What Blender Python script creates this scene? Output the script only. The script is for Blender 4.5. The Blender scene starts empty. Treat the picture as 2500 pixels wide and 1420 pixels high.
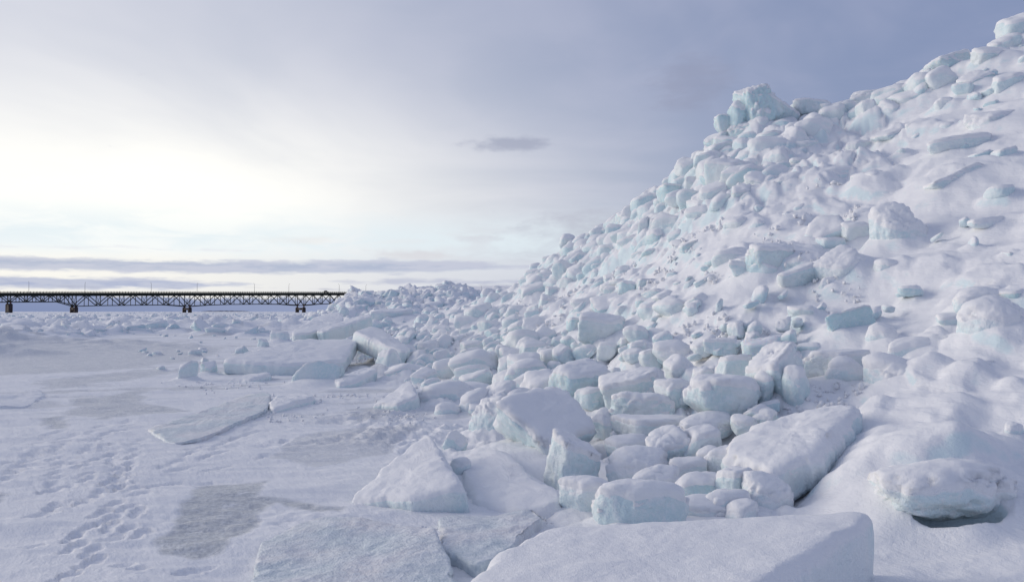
import bpy, bmesh, math, random
import numpy as np
from mathutils import Vector, Matrix

# ------------------------------------------------------------------ camera, sky, sun, exposure
F, CXP, HOR, CAMH = 1950.0, 1250.0, 760.0, 1.6      # focal length in photo pixels, image centre, horizon row, eye height
scene = bpy.context.scene
C = scene.collection
cam_data = bpy.data.cameras.new('camera')
cam = bpy.data.objects.new('camera', cam_data)
C.objects.link(cam)
cam_data.sensor_width = 36.0
cam_data.lens = 36.0 * F / 2500.0
cam_data.clip_start = 0.05
cam_data.clip_end = 20000.0
PITCH = math.atan(50.0 / F)
cam.location = (0, 0, CAMH)
cam.rotation_euler = (math.pi / 2 + PITCH, 0, 0)
scene.camera = cam

SUN_AZ, SUN_EL = math.radians(-72), math.radians(17)
sun_vec = Vector((math.sin(SUN_AZ) * math.cos(SUN_EL), math.cos(SUN_AZ) * math.cos(SUN_EL), math.sin(SUN_EL)))
sl = bpy.data.lights.new('sun', 'SUN')
sl.energy = 1.75
sl.angle = math.radians(36)
sl.color = (1.0, 0.90, 0.77)
so = bpy.data.objects.new('sun', sl)
so.rotation_euler = sun_vec.to_track_quat('Z', 'Y').to_euler()
so.location = (-40, 30, 30)
C.objects.link(so)

scene.cycles.max_bounces = 6
scene.cycles.diffuse_bounces = 3
scene.cycles.adaptive_threshold = 0.025
vs = scene.view_settings
vs.view_transform = 'Standard'
vs.look = 'None'
vs.exposure = 0.0
vs.gamma = 1.0
vs.use_curve_mapping = False


class E:
    """a node socket with arithmetic"""
    def __init__(s, nt, k): s.nt, s.k = nt, k
    def _m(s, op, *a, clamp=False):
        n = s.nt.nodes.new('ShaderNodeMath'); n.operation = op; n.use_clamp = clamp
        for i, v in enumerate((s,) + a):
            if isinstance(v, E): s.nt.links.new(v.k, n.inputs[i])
            else: n.inputs[i].default_value = v
        return E(s.nt, n.outputs[0])
    def __add__(s, o): return s._m('ADD', o)
    def __sub__(s, o): return s._m('SUBTRACT', o)
    def __mul__(s, o): return s._m('MULTIPLY', o)
    def __truediv__(s, o): return s._m('DIVIDE', o)
    def f(s, op, *a): return s._m(op, *a)
    def clamp(s): return s._m('ADD', 0.0, clamp=True)
    def inv(s): return (s * -1.0) + 1.0
    def ss(s, a, b):
        n = s.nt.nodes.new('ShaderNodeMapRange'); n.interpolation_type = 'SMOOTHSTEP'
        s.nt.links.new(s.k, n.inputs[0]); n.inputs[1].default_value = a; n.inputs[2].default_value = b
        return E(s.nt, n.outputs[0])


def xyz(nt, x, y, z):
    n = nt.nodes.new('ShaderNodeCombineXYZ')
    for i, v in enumerate((x, y, z)):
        if isinstance(v, E): nt.links.new(v.k, n.inputs[i])
        else: n.inputs[i].default_value = v
    return E(nt, n.outputs[0])


def noise_n(nt, vec, scale, detail=4.0, rough=0.5, dist=0.0):
    n = nt.nodes.new('ShaderNodeTexNoise')
    if vec is not None: nt.links.new(vec.k, n.inputs['Vector'])
    n.inputs['Scale'].default_value = scale
    n.inputs['Detail'].default_value = detail
    n.inputs['Roughness'].default_value = rough
    n.inputs['Distortion'].default_value = dist
    return E(nt, n.outputs['Fac'])


def mixc(nt, fac, a, b):
    n = nt.nodes.new('ShaderNodeMix'); n.data_type = 'RGBA'
    for idx, v in ((0, fac), (6, a), (7, b)):
        if isinstance(v, E): nt.links.new(v.k, n.inputs[idx])
        elif idx == 0: n.inputs[0].default_value = v
        else: n.inputs[idx].default_value = (v[0], v[1], v[2], 1.0)
    return E(nt, n.outputs[2])


def build_world():
    w = bpy.data.worlds.new('World'); scene.world = w; w.use_nodes = True
    nt = w.node_tree; nt.nodes.clear()
    tc = nt.nodes.new('ShaderNodeTexCoord')
    sep = nt.nodes.new('ShaderNodeSeparateXYZ'); nt.links.new(tc.outputs['Generated'], sep.inputs[0])
    x, y, z = (E(nt, sep.outputs[i]) for i in range(3))
    az = x.f('ARCTAN2', y)
    el = z.f('ARCSINE')
    deg = 180 / math.pi
    az, el = az * deg, el * deg
    sky = nt.nodes.new('ShaderNodeTexSky'); sky.sky_type = 'NISHITA'; sky.sun_disc = False
    sky.sun_elevation = SUN_EL; sky.sun_rotation = SUN_AZ % (2 * math.pi); sky.air_density = 1.0; sky.dust_density = 1.5
    nish = nt.nodes.new('ShaderNodeMix'); nish.data_type = 'RGBA'; nish.blend_type = 'MULTIPLY'; nish.inputs[0].default_value = 1.0
    nt.links.new(sky.outputs[0], nish.inputs[6]); nish.inputs[7].default_value = (0.1, 0.1, 0.1, 1)
    nish = E(nt, nish.outputs[2])
    zz = z.f('MAXIMUM', 0.0) + 0.16
    pl = xyz(nt, x / zz, y / zz, 0.0)
    n1 = noise_n(nt, pl, 0.8, 4.0, 0.56, 0.8)
    n2 = noise_n(nt, pl, 2.6, 4.0, 0.55, 0.6)
    # high thin overcast: lavender blue veil with greyer sheets
    col = mixc(nt, 0.78, nish, (0.235, 0.295, 0.50))
    sheet = (n1 * 0.7 + n2 * 0.3).ss(0.40, 0.62)
    col = mixc(nt, sheet * 0.55, col, (0.37, 0.405, 0.575))
    col = mixc(nt, el.ss(26, 60) * 0.5, col, (0.36, 0.39, 0.49))
    # bright thin cloud where the sun stands behind the veil
    da, de = az + 27.0, el - 7.2 - (n1 - 0.5) * 2.2
    g = ((da * da) * (1 / 25.0 ** 2) + (de * de) * (1 / 6.6 ** 2)) * -1.0
    g = g.f('EXPONENT')
    wide = ((((az + 43.0) * (az + 43.0)) * (1 / 42.0 ** 2) + (de * de) * (1 / 32.0 ** 2)) * -1.0).f('EXPONENT')
    col = mixc(nt, (wide * (n1 * 0.6 + 0.62)).clamp(), col, (0.79, 0.80, 0.855))
    col = mixc(nt, (g * (n1 * 0.5 + 0.85)).clamp(), col, (1.06, 1.05, 1.00))
    # pale clear strip above the cloud bank
    strip = ((((el - 5.0) * (1 / 1.7)) * ((el - 5.0) * (1 / 1.7))) * -1.0).f('EXPONENT')
    col = mixc(nt, strip * (n2.ss(0.35, 0.6) * 0.4 + 0.4), col, (0.77, 0.87, 0.92))
    # single dark cloudlets
    wob_ = noise_n(nt, xyz(nt, az * 0.5, el * 1.3, 0.0), 1.0, 3.0, 0.6) - 0.5
    def cloudlet(col, a0, e0, sa, se, c, amt, tilt=0.0):
        wob = wob_
        a = (az - a0) * (1 / sa)
        e = ((el - e0) - (az - a0) * tilt) * (1 / se)
        m = ((a * a + e * e) * -1.0).f('EXPONENT') + wob * 1.3
        return mixc(nt, m.ss(0.25, 1.0) * amt, col, c)
    col = cloudlet(col, 0.0, 11.85, 3.6, 0.62, (0.33, 0.36, 0.48), 0.65, 0.02)
    col = cloudlet(col, 12.8, 15.6, 3.2, 2.3, (0.29, 0.31, 0.43), 0.4)
    col = cloudlet(col, -6.8, 4.0, 3.6, 0.50, (0.68, 0.66, 0.70), 0.6, -0.03)
    col = cloudlet(col, -2.5, 5.2, 1.6, 0.42, (0.66, 0.68, 0.74), 0.6)
    col = cloudlet(col, -14.5, 4.9, 2.6, 0.35, (0.86, 0.82, 0.80), 0.4)
    col = cloudlet(col, 9.0, 6.0, 9.0, 1.6, (0.44, 0.45, 0.54), 0.5)
    # layered bank over the horizon
    wv = noise_n(nt, xyz(nt, az * 0.16, el * 0.6, 3.0), 1.0, 3.0, 0.6) - 0.5
    b1 = noise_n(nt, xyz(nt, az * 0.35, el * 2.2, 7.3), 1.0, 5.0, 0.62) - 0.5
    warm = el.ss(4.3, 2.9) * 0.7
    col = mixc(nt, warm, col, mixc(nt, az.ss(-34, 4), (0.99, 0.96, 0.87), (0.70, 0.73, 0.80)))
    def band(col, c0, slope, half, a_lo, a_hi, c, amt):
        cc = el - (az * slope + c0) + wv * 0.55
        m = cc.f('ABSOLUTE') * -1.0 + half + b1 * 1.0 - az.ss(a_hi - 7, a_hi + 5) * 0.6 - az.ss(a_lo + 4, a_lo - 6) * 0.6
        return mixc(nt, m.ss(-0.10, 0.26) * amt, col, c)
    tone = mixc(nt, (b1 + 0.5).ss(0.35, 0.62), (0.42, 0.48, 0.63), (0.55, 0.58, 0.70))
    col = band(col, 3.24, 0.010, 0.46, -60, 0, tone, 0.9)
    col = band(col, 4.15, 0.004, 0.05, -40, -14, (0.80, 0.82, 0.87), 0.8)
    col = band(col, 1.92, 0.005, 0.40, -70, -18, mixc(nt, (b1 + 0.5).ss(0.35, 0.6), (0.36, 0.42, 0.62), (0.50, 0.54, 0.68)), 0.9)
    col = band(col, 2.12, 0.000, 0.20, -13, 14, (0.50, 0.53, 0.66), 0.8)
    col = band(col, 1.55, 0.000, 0.55, -4, 40, (0.42, 0.44, 0.56), 0.8)
    b2 = noise_n(nt, xyz(nt, az * 0.30, el * 0.8, 1.3), 1.0, 4.0, 0.6)
    puff = (el * -1.0 + 1.10 + (b2 - 0.5) * 1.3).ss(0.0, 0.34)
    low = mixc(nt, az.ss(-33, -10), (0.195, 0.255, 0.45), (0.27, 0.325, 0.51))
    low = mixc(nt, el.ss(0.1, 1.6) * 0.45, low, (0.36, 0.42, 0.62))
    col = mixc(nt, puff * 0.95, col, low)
    bg = nt.nodes.new('ShaderNodeBackground'); bg.inputs[1].default_value = 1.0
    nt.links.new(col.k, bg.inputs[0])
    out = nt.nodes.new('ShaderNodeOutputWorld'); nt.links.new(bg.outputs[0], out.inputs[0])


build_world()

# ------------------------------------------------------------------ numpy tools
rng = np.random.default_rng(11)
_perm = np.random.default_rng(5).permutation(1024).astype(np.int64)
_grad = np.random.default_rng(6).normal(size=(1024, 3)); _grad /= np.linalg.norm(_grad, axis=1)[:, None]


def noise3(p):
    p = np.asarray(p, dtype=np.float64)
    i = np.floor(p).astype(np.int64); f = p - i
    u = f * f * f * (f * (f * 6 - 15) + 10)
    res = 0.0
    for dx in (0, 1):
        wx = u[:, 0] if dx else 1 - u[:, 0]
        hx = _perm[(i[:, 0] + dx) & 1023]
        for dy in (0, 1):
            wy = wx * (u[:, 1] if dy else 1 - u[:, 1])
            hy = _perm[(hx + i[:, 1] + dy) & 1023]
            for dz in (0, 1):
                wz = wy * (u[:, 2] if dz else 1 - u[:, 2])
                g = _grad[_perm[(hy + i[:, 2] + dz) & 1023]]
                res = res + wz * (g[:, 0] * (f[:, 0] - dx) + g[:, 1] * (f[:, 1] - dy) + g[:, 2] * (f[:, 2] - dz))
    return res * 1.6


def fbm(p, oct=4, lac=2.03, gain=0.5):
    a, s, r = 1.0, 1.0, 0.0
    for k in range(oct):
        r = r + a * noise3(p * s + 17.3 * k); a *= gain; s *= lac
    return r


def n2d(x, y, s, oct=3, z=0.0, gain=0.5):
    return fbm(np.stack([x * s, y * s, np.full_like(x, z)], 1), oct, gain=gain)


def sstep(a, b, x):
    t = np.clip((x - a) / (b - a), 0, 1)
    return t * t * (3 - 2 * t)


def P(px, py, d):
    """point seen at photo pixel (px, py) at depth d along the view axis"""
    xc = (px - CXP) / F; yc = (710.0 - py) / F
    cp, sp = math.cos(PITCH), math.sin(PITCH)
    v = np.array([xc, cp - yc * sp, sp + yc * cp])
    v = v / v[1]
    return np.array([0, 0, CAMH]) + v * d


def G(px, py, z=0.0):
    v = P(px, py, 1.0) - np.array([0, 0, CAMH])
    return np.array([0, 0, CAMH]) + v * ((z - CAMH) / v[2])


# ------------------------------------------------------------------ the lie of the land
COL = np.array([  # photo column, depth of the ridge foot, depth of the crest, photo row of the crest
    (690, 44, 66, 762), (740, 38, 66, 772), (800, 31, 62, 783), (900, 23, 58, 776), (1000, 17.5, 55, 768), (1100, 13.5, 50, 752),
    (1180, 11.3, 46, 728), (1250, 9.9, 41, 692), (1350, 8.7, 37, 634), (1450, 7.9, 33, 574), (1550, 7.2, 29, 505),
    (1650, 6.6, 26, 432), (1750, 6.2, 24.5, 350), (1850, 5.9, 24, 296), (2000, 5.6, 24.5, 258), (2100, 5.4, 24, 236),
    (2200, 5.1, 23, 200), (2280, 4.8, 22.6, 158), (2350, 4.6, 22.5, 128), (2420, 4.45, 22.2, 104), (2500, 4.3, 22, 60), (2900, 3.9, 20, -120), (3600, 3.7, 18, -300)], float)
ZC = np.maximum(CAMH + (HOR - COL[:, 3]) / F * COL[:, 2], 0.0); ZC[0] = 0.0; ZC[1] = 0.25
PILE = np.array([(690, 790), (740, 782), (790, 768), (820, 748), (842, 730), (870, 718), (890, 720), (915, 733), (940, 730), (968, 714), (1040, 716), (1100, 706), (1150, 714), (1195, 738), (1260, 748), (1330, 770)], float)


TX = np.arange(500.0, 3800.0, 5.0)
_k = np.exp(-(np.arange(-24, 25) * 5.0 / 42.0) ** 2 / 2); _k /= _k.sum()
def _soft(col):
    v = np.interp(TX, COL[:, 0], col)
    return np.convolve(np.pad(v, 24, mode='edge'), _k, mode='valid')
T0, T1, T2 = _soft(COL[:, 1]), _soft(COL[:, 2]), _soft(ZC)


def ridge(px, d):
    d0 = np.interp(px, TX, T0); dc = np.interp(px, TX, T1); zc = np.interp(px, TX, T2)
    zc = np.where(px < 690, 0.0, zc)
    t = (d - d0) / (dc - d0)
    up = np.clip(t, 0, 1) ** 1.35
    up = up - 0.05 * np.exp(-((t - 1.0) / 0.06) ** 2)
    back = 1 - np.clip((t - 1.0) * 0.75, 0, 1) ** 1.3
    z = zc * np.where(t <= 1, up, np.minimum(back, 0.95))
    return z, t, zc


def far_pile(px, d):
    py = np.interp(px, PILE[:, 0], PILE[:, 1], left=800, right=800)
    zc = np.maximum(CAMH + (HOR + 9 - py) / F * 95 - 0.35, 0.0)
    zc = zc * sstep(700, 770, px) * (1 - sstep(1300, 1400, px))
    tt = np.where(d < 95, np.clip((d - 68) / 27, 0, 1) ** 0.9, 1 - np.clip((d - 95) / 30, 0, 1) ** 1.2)
    return zc * tt


def base_z(px, d):
    z, t, zc = ridge(px, d)
    return np.maximum(z, far_pile(px, d))


def hit(px, py):
    """depth at which the line of sight through a pixel meets the bare land"""
    d = np.exp(np.linspace(math.log(2.2), math.log(900), 1600))
    v = P(px, py, 1.0); slope = v[2] - CAMH
    ray = CAMH + slope * d
    zz = base_z(np.full_like(d, px), d)
    k = np.nonzero(zz >= ray)[0]
    return d[k[0]] if len(k) else None


# ------------------------------------------------------------------ materials
def new_mat(name):
    m = bpy.data.materials.new(name); m.use_nodes = True
    nt = m.node_tree; b = nt.nodes['Principled BSDF']
    return m, nt, b


def bump(nt, b, h, strength, dist):
    n = nt.nodes.new('ShaderNodeBump'); n.inputs['Strength'].default_value = strength; n.inputs['Distance'].default_value = dist
    nt.links.new(h.k, n.inputs['Height']); nt.links.new(n.outputs[0], b.inputs['Normal'])


def texco(nt, kind='Object'):
    n = nt.nodes.new('ShaderNodeTexCoord'); return E(nt, n.outputs[kind])


def geo_pos(nt):
    n = nt.nodes.new('ShaderNodeNewGeometry'); return E(nt, n.outputs['Position'])


def geo_nz(nt):
    n = nt.nodes.new('ShaderNodeNewGeometry'); s = nt.nodes.new('ShaderNodeSeparateXYZ')
    nt.links.new(n.outputs['Normal'], s.inputs[0]); return E(nt, s.outputs[2])


def setp(b, **kw):
    for k, v in kw.items():
        key = {'rough': 'Roughness', 'spec': 'Specular IOR Level', 'sss': 'Subsurface Weight', 'sscale': 'Subsurface Scale', 'metal': 'Metallic'}[k]
        b.inputs[key].default_value = v


SNOW = (0.845, 0.853, 0.872)
ICE = (0.67, 0.77, 0.793)


def snow_mat():
    m, nt, b = new_mat('wind_packed_snow')
    p = geo_pos(nt)
    n = noise_n(nt, p, 1.3, 4)
    col = mixc(nt, n.ss(0.35, 0.7) * 0.5, SNOW, (0.80, 0.81, 0.84))
    nt.links.new(col.k, b.inputs['Base Color'])
    setp(b, rough=0.75, spec=0.25)
    h = noise_n(nt, p, 26, 3, 0.65) * 0.7 + noise_n(nt, p, 160, 0, 0.5) * 0.25
    bump(nt, b, h, 0.55, 0.02)
    return m


def ground_mat(name):
    """snow over ice: attribute ice = bare grey lake ice, attribute blue = steep faces the snow does not hold on"""
    m, nt, b = new_mat(name)
    p = geo_pos(nt)
    at = nt.nodes.new('ShaderNodeAttribute'); at.attribute_name = 'bare'
    bare = E(nt, at.outputs['Fac'])
    n = noise_n(nt, p, 0.8, 3, 0.6)
    snow = mixc(nt, n.ss(0.35, 0.7) * 0.5, SNOW, (0.80, 0.81, 0.84))
    # frosted grey ice with snow flecks
    fl = noise_n(nt, p, 22, 3, 0.7); fl2 = noise_n(nt, p, 4.6, 4, 0.7)
    ice = mixc(nt, fl.ss(0.42, 0.62), (0.43, 0.455, 0.49), (0.58, 0.605, 0.63))
    ice = mixc(nt, fl2.ss(0.56, 0.68) * 0.7, ice, SNOW)
    k = (bare.ss(0.0, 0.25) + (fl - 0.5) * 0.7 + (fl2 - 0.5) * 0.9).ss(0.42, 0.64) * bare
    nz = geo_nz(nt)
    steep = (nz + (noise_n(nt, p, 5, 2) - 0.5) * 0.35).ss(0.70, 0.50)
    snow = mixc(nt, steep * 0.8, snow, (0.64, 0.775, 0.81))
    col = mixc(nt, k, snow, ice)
    nt.links.new(col.k, b.inputs['Base Color'])
    r = (k * -0.32) + 0.75
    nt.links.new(r.k, b.inputs['Roughness'])
    setp(b, spec=0.25)
    sp = nt.nodes.new('ShaderNodeSeparateXYZ'); nt.links.new(p.k, sp.inputs[0])
    x_, y_, z_ = (E(nt, sp.outputs[i]) for i in range(3))
    st = xyz(nt, (x_ * 0.52 - y_ * 0.85) * 0.35, x_ * 0.85 + y_ * 0.52, z_ * 1.3)      # wind crust drawn out along the ridge
    h = noise_n(nt, p, 24, 3, 0.65) * 0.6 + noise_n(nt, p, 120, 0, 0.5) * 0.2 + noise_n(nt, st, 3.2, 4, 0.65) * 2.6
    bump(nt, b, h, 0.5, 0.025)
    return m


def block_mat(name, ice=ICE, lo=0.18, hi=0.7, frost=0.5, sss=0.0):
    """glacial pale ice that carries snow on whatever faces up"""
    m, nt, b = new_mat(name)
    p = geo_pos(nt)
    nz = geo_nz(nt)
    n = noise_n(nt, p, 4.5, 3, 0.6); nf = noise_n(nt, p, 17, 3, 0.7)
    cl = noise_n(nt, p, 1.7, 2)
    icec = mixc(nt, cl.ss(0.38, 0.64), (ice[0] * 0.86, ice[1] * 0.95, ice[2] * 0.97), (ice[0] * 1.12, ice[1] * 1.05, ice[2] * 1.03))
    icec = mixc(nt, nf.ss(0.42, 0.66) * frost + frost * 0.4, icec, (0.79, 0.835, 0.86))
    k = (nz + (n - 0.5) * 0.55 + (nf - 0.5) * 0.25).ss(lo, hi)
    col = mixc(nt, k, icec, SNOW)
    nt.links.new(col.k, b.inputs['Base Color'])
    r = k * 0.35 + 0.42
    nt.links.new(r.k, b.inputs['Roughness'])
    setp(b, spec=0.3, sss=sss, sscale=0.12)
    b.inputs['Subsurface Radius'].default_value = (0.4, 0.8, 1.0)
    h = nf * 0.9 + noise_n(nt, p, 70, 1, 0.6) * 0.3 + n * 0.6
    bump(nt, b, h, 0.7, 0.025)
    return m


def plain_mat(name, col, rough=0.7, var=0.25, scale=0.5):
    m, nt, b = new_mat(name)
    p = geo_pos(nt)
    n = noise_n(nt, p, scale, 5, 0.6)
    c = mixc(nt, n.ss(0.3, 0.7), tuple(v * (1 - var) for v in col), tuple(v * (1 + var) for v in col))
    nt.links.new(c.k, b.inputs['Base Color']); setp(b, rough=rough, spec=0.3)
    return m


M_SNOW = snow_mat()
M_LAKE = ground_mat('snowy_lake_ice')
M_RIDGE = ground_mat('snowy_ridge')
M_BLOCK = block_mat('ridge_ice')
M_ICY = block_mat('clear_blue_ice', (0.59, 0.73, 0.758), 0.4, 0.8, 0.3, 0.25)
M_SNOWY = block_mat('snow_coated_ice', (0.70, 0.79, 0.82), 0.0, 0.4, 0.6, 0.0)
M_RUBBLE = block_mat('rubble_ice', (0.59, 0.735, 0.78), 0.12, 0.6, 0.4, 0.0)
M_PLATE = block_mat('frosted_plate_ice', (0.57, 0.60, 0.645), 0.85, 1.35, 0.45, 0.0)
M_STEEL = plain_mat('dark_green_steel', (0.012, 0.017, 0.014), 0.6)
M_DECK = plain_mat('deck_steel', (0.014, 0.018, 0.015), 0.7)
M_PIER = plain_mat('brown_concrete', (0.055, 0.042, 0.042), 0.85)
M_BEAR = plain_mat('rusty_bearing', (0.12, 0.045, 0.03), 0.7)
M_LAMP = plain_mat('grey_pole', (0.10, 0.105, 0.11), 0.5)
M_CAR = plain_mat('dark_paint', (0.015, 0.015, 0.017), 0.3)
M_TYRE = plain_mat('tyre_rubber', (0.01, 0.01, 0.01), 0.9)
M_SHORE = plain_mat('far_wooded_shore', (0.10, 0.12, 0.17), 0.9)


def mesh_obj(name, v, f, mat, parent=None, loc=None, smooth=True):
    me = bpy.data.meshes.new(name)
    v = np.asarray(v, float)
    if loc is not None: v = v - np.asarray(loc, float)
    f = np.asarray(f)
    nv, nf, k = len(v), len(f), f.shape[1]
    me.vertices.add(nv); me.vertices.foreach_set('co', v.astype(np.float32).ravel())
    me.loops.add(nf * k); me.loops.foreach_set('vertex_index', f.astype(np.int32).ravel())
    me.polygons.add(nf); me.polygons.foreach_set('loop_start', np.arange(0, nf * k, k, dtype=np.int32))
    me.update(calc_edges=True)
    if smooth: me.polygons.foreach_set('use_smooth', np.ones(nf, bool))
    me.materials.append(mat)
    o = bpy.data.objects.new(name, me)
    if loc is not None and parent is None: o.location = loc
    C.objects.link(o)
    if parent is not None: o.parent = parent
    return o


def tag(o, label, cat, group=None, kind=None):
    if label: o['label'] = label
    if cat: o['category'] = cat
    if group: o['group'] = group
    if kind: o['kind'] = kind
    return o


# ------------------------------------------------------------------ ice blocks and slabs
ICO = {}
for sub in (1, 2, 3, 4, 5):
    bm = bmesh.new(); bmesh.ops.create_icosphere(bm, subdivisions=sub, radius=1.0)
    bm.verts.ensure_lookup_table()
    ICO[sub] = (np.array([v.co[:] for v in bm.verts]), np.array([[v.index for v in f.verts] for f in bm.faces]))
    bm.free()


def vnormals(v, f):
    n = np.zeros_like(v)
    a, b, c = v[f[:, 0]], v[f[:, 1]], v[f[:, -1]]
    fn = np.cross(b - a, c - a)
    for k in range(f.shape[1]):
        for ax in range(3): n[:, ax] += np.bincount(f[:, k], fn[:, ax], len(v))
    return n / np.maximum(np.linalg.norm(n, axis=1), 1e-9)[:, None]


def rot(ax, a):
    return np.array(Matrix.Rotation(a, 3, ax))


def block_verts(sub, w, depth, h, roll, yaw, pitch, p, rs, chamfers=5, rough=0.05, box=(1, 1, 1), crag=0.0):
    """a broken block: softly intersected planes, extents w x depth x h"""
    r_ = np.random.default_rng(rs)
    dirs, faces = ICO[sub]
    nrm, dist = [], []
    for ax in range(3):
        for s in (-1, 1):
            n = np.zeros(3); n[ax] = s
            n += r_.normal(size=3) * 0.13; n /= np.linalg.norm(n)
            nrm.append(n); dist.append(box[ax] * r_.uniform(0.85, 1.1))
    for k in range(chamfers):
        n = r_.normal(size=3); n /= np.linalg.norm(n)
        nrm.append(n); dist.append(np.dot(np.abs(n), box) * r_.uniform(0.55, 0.82))
    nrm, dist = np.array(nrm), np.array(dist)
    q = np.maximum(dirs @ nrm.T, 0) / dist
    rad = (q ** p).sum(1) ** (-1.0 / p)
    v = dirs * rad[:, None]
    off = r_.uniform(0, 90, 3)
    v = v * (1 + rough * fbm(v * 1.7 + off, 4))[:, None]
    if sub >= 4:
        v = v * (1 + 0.25 * rough * fbm(v * 7 + off, 2))[:, None]
    if sub >= 4:
        fl_ = fbm(np.stack([v[:, 0] * 6.5, v[:, 1] * 6.5, v[:, 2] * 1.1], 1) + off, 3)
        side = 1 - np.abs(v[:, 2]) / np.maximum(np.linalg.norm(v, axis=1), 1e-6)
        v = v * (1 + 0.035 * fl_ * side)[:, None]
    if crag: v = v * (1 - crag * np.abs(fbm(v * 2.4 + off, 4)))[:, None]
    R = rot('Y', math.radians(roll)) @ rot('X', math.radians(pitch)) @ rot('Z', math.radians(yaw))
    v = v @ R.T
    lo, hi = v.min(0), v.max(0)
    v = (v - (lo + hi) / 2) / (hi - lo) * np.array([w, depth, h])
    return v, faces


def snow_cap(parent, v, f, thick, rs, loc, lo=0.18, hi=0.80):
    n = vnormals(v, f)
    off = np.random.default_rng(rs).uniform(0, 50, 3)
    s = np.clip(np.ptp(v[:, 2]), 0.1, 3.0)
    k = sstep(lo, hi, n[:, 2] + 0.22 * fbm(v * (2.2 / s) + off, 3))
    # tops of the block hold more snow than ledges low down
    d = -0.012 - 0.01 * s + (thick + 0.012 + 0.01 * s) * k
    nn = n + np.array([0, 0, 0.6]); nn /= np.linalg.norm(nn, axis=1)[:, None]
    v2 = v + nn * d[:, None]
    keep = (k[f] > 0.02).any(1)
    if keep.sum() < 12: return None
    f2 = f[keep]
    u, inv = np.unique(f2, return_inverse=True)
    return mesh_obj('snow_cap', v2[u] , inv.reshape(f2.shape), M_SNOW, parent, loc)


DRAPE = []   # x, y, radius, top height above land, softness


def ground_at(x, y):
    d = max(y, 0.5); px = CXP + F * x / d
    return float(base_z(np.array([px]), np.array([d]))[0])


def place_block(cx, cy, w, h, label, name='ice_block', roll=0, yaw=None, pitch=None, p=14, depth=0.9, ch=7, rough=0.08, mat=None, crag=0.0, bank=None, cap=0.035,
                sink=0.3, seed=0, group=None, sub=None, box=(1, 1, .82), d=None, drape=0.6):
    if d is None:
        d = hit(cx, cy + sink * h)
        if d is None: d = float(np.interp(cx, COL[:, 0], COL[:, 2])) * 0.97
    r_ = np.random.default_rng(seed + int(cx * 7 + cy * 13))
    if yaw is None: yaw = r_.uniform(-35, 35)
    if pitch is None: pitch = r_.uniform(-4, 36)
    roll = roll + r_.uniform(-12, 12)
    k_ = 1.1
    W, H = k_ * w * d / F, k_ * h * d / F
    c = P(cx, cy, d)
    dep = depth * (W + H) / 2
    c = c + np.array([c[0] / d, 1, 0]) * dep * 0.18
    if sub is None: sub = 5 if max(w, h) > 106 else 4
    v, f = block_verts(sub, W, dep, H, roll, yaw, pitch, p, int(cx * 31 + cy * 17 + seed), ch, rough, box, crag)
    v = v + c
    loc = (c[0], c[1], c[2] - H / 2)
    o = mesh_obj(name, v, f, mat or M_BLOCK, None, loc)
    tag(o, label, 'ice block', group)
    if cap: snow_cap(o, v, f, cap * min(1.0, 0.35 + H), int(cx + cy), loc)
    g = ground_at(c[0], c[1])
    DRAPE.append((c[0], c[1], max(W, dep) / 2, max(0.05, c[2] + H / 2 - g) * drape * 0.5))
    return o


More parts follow.
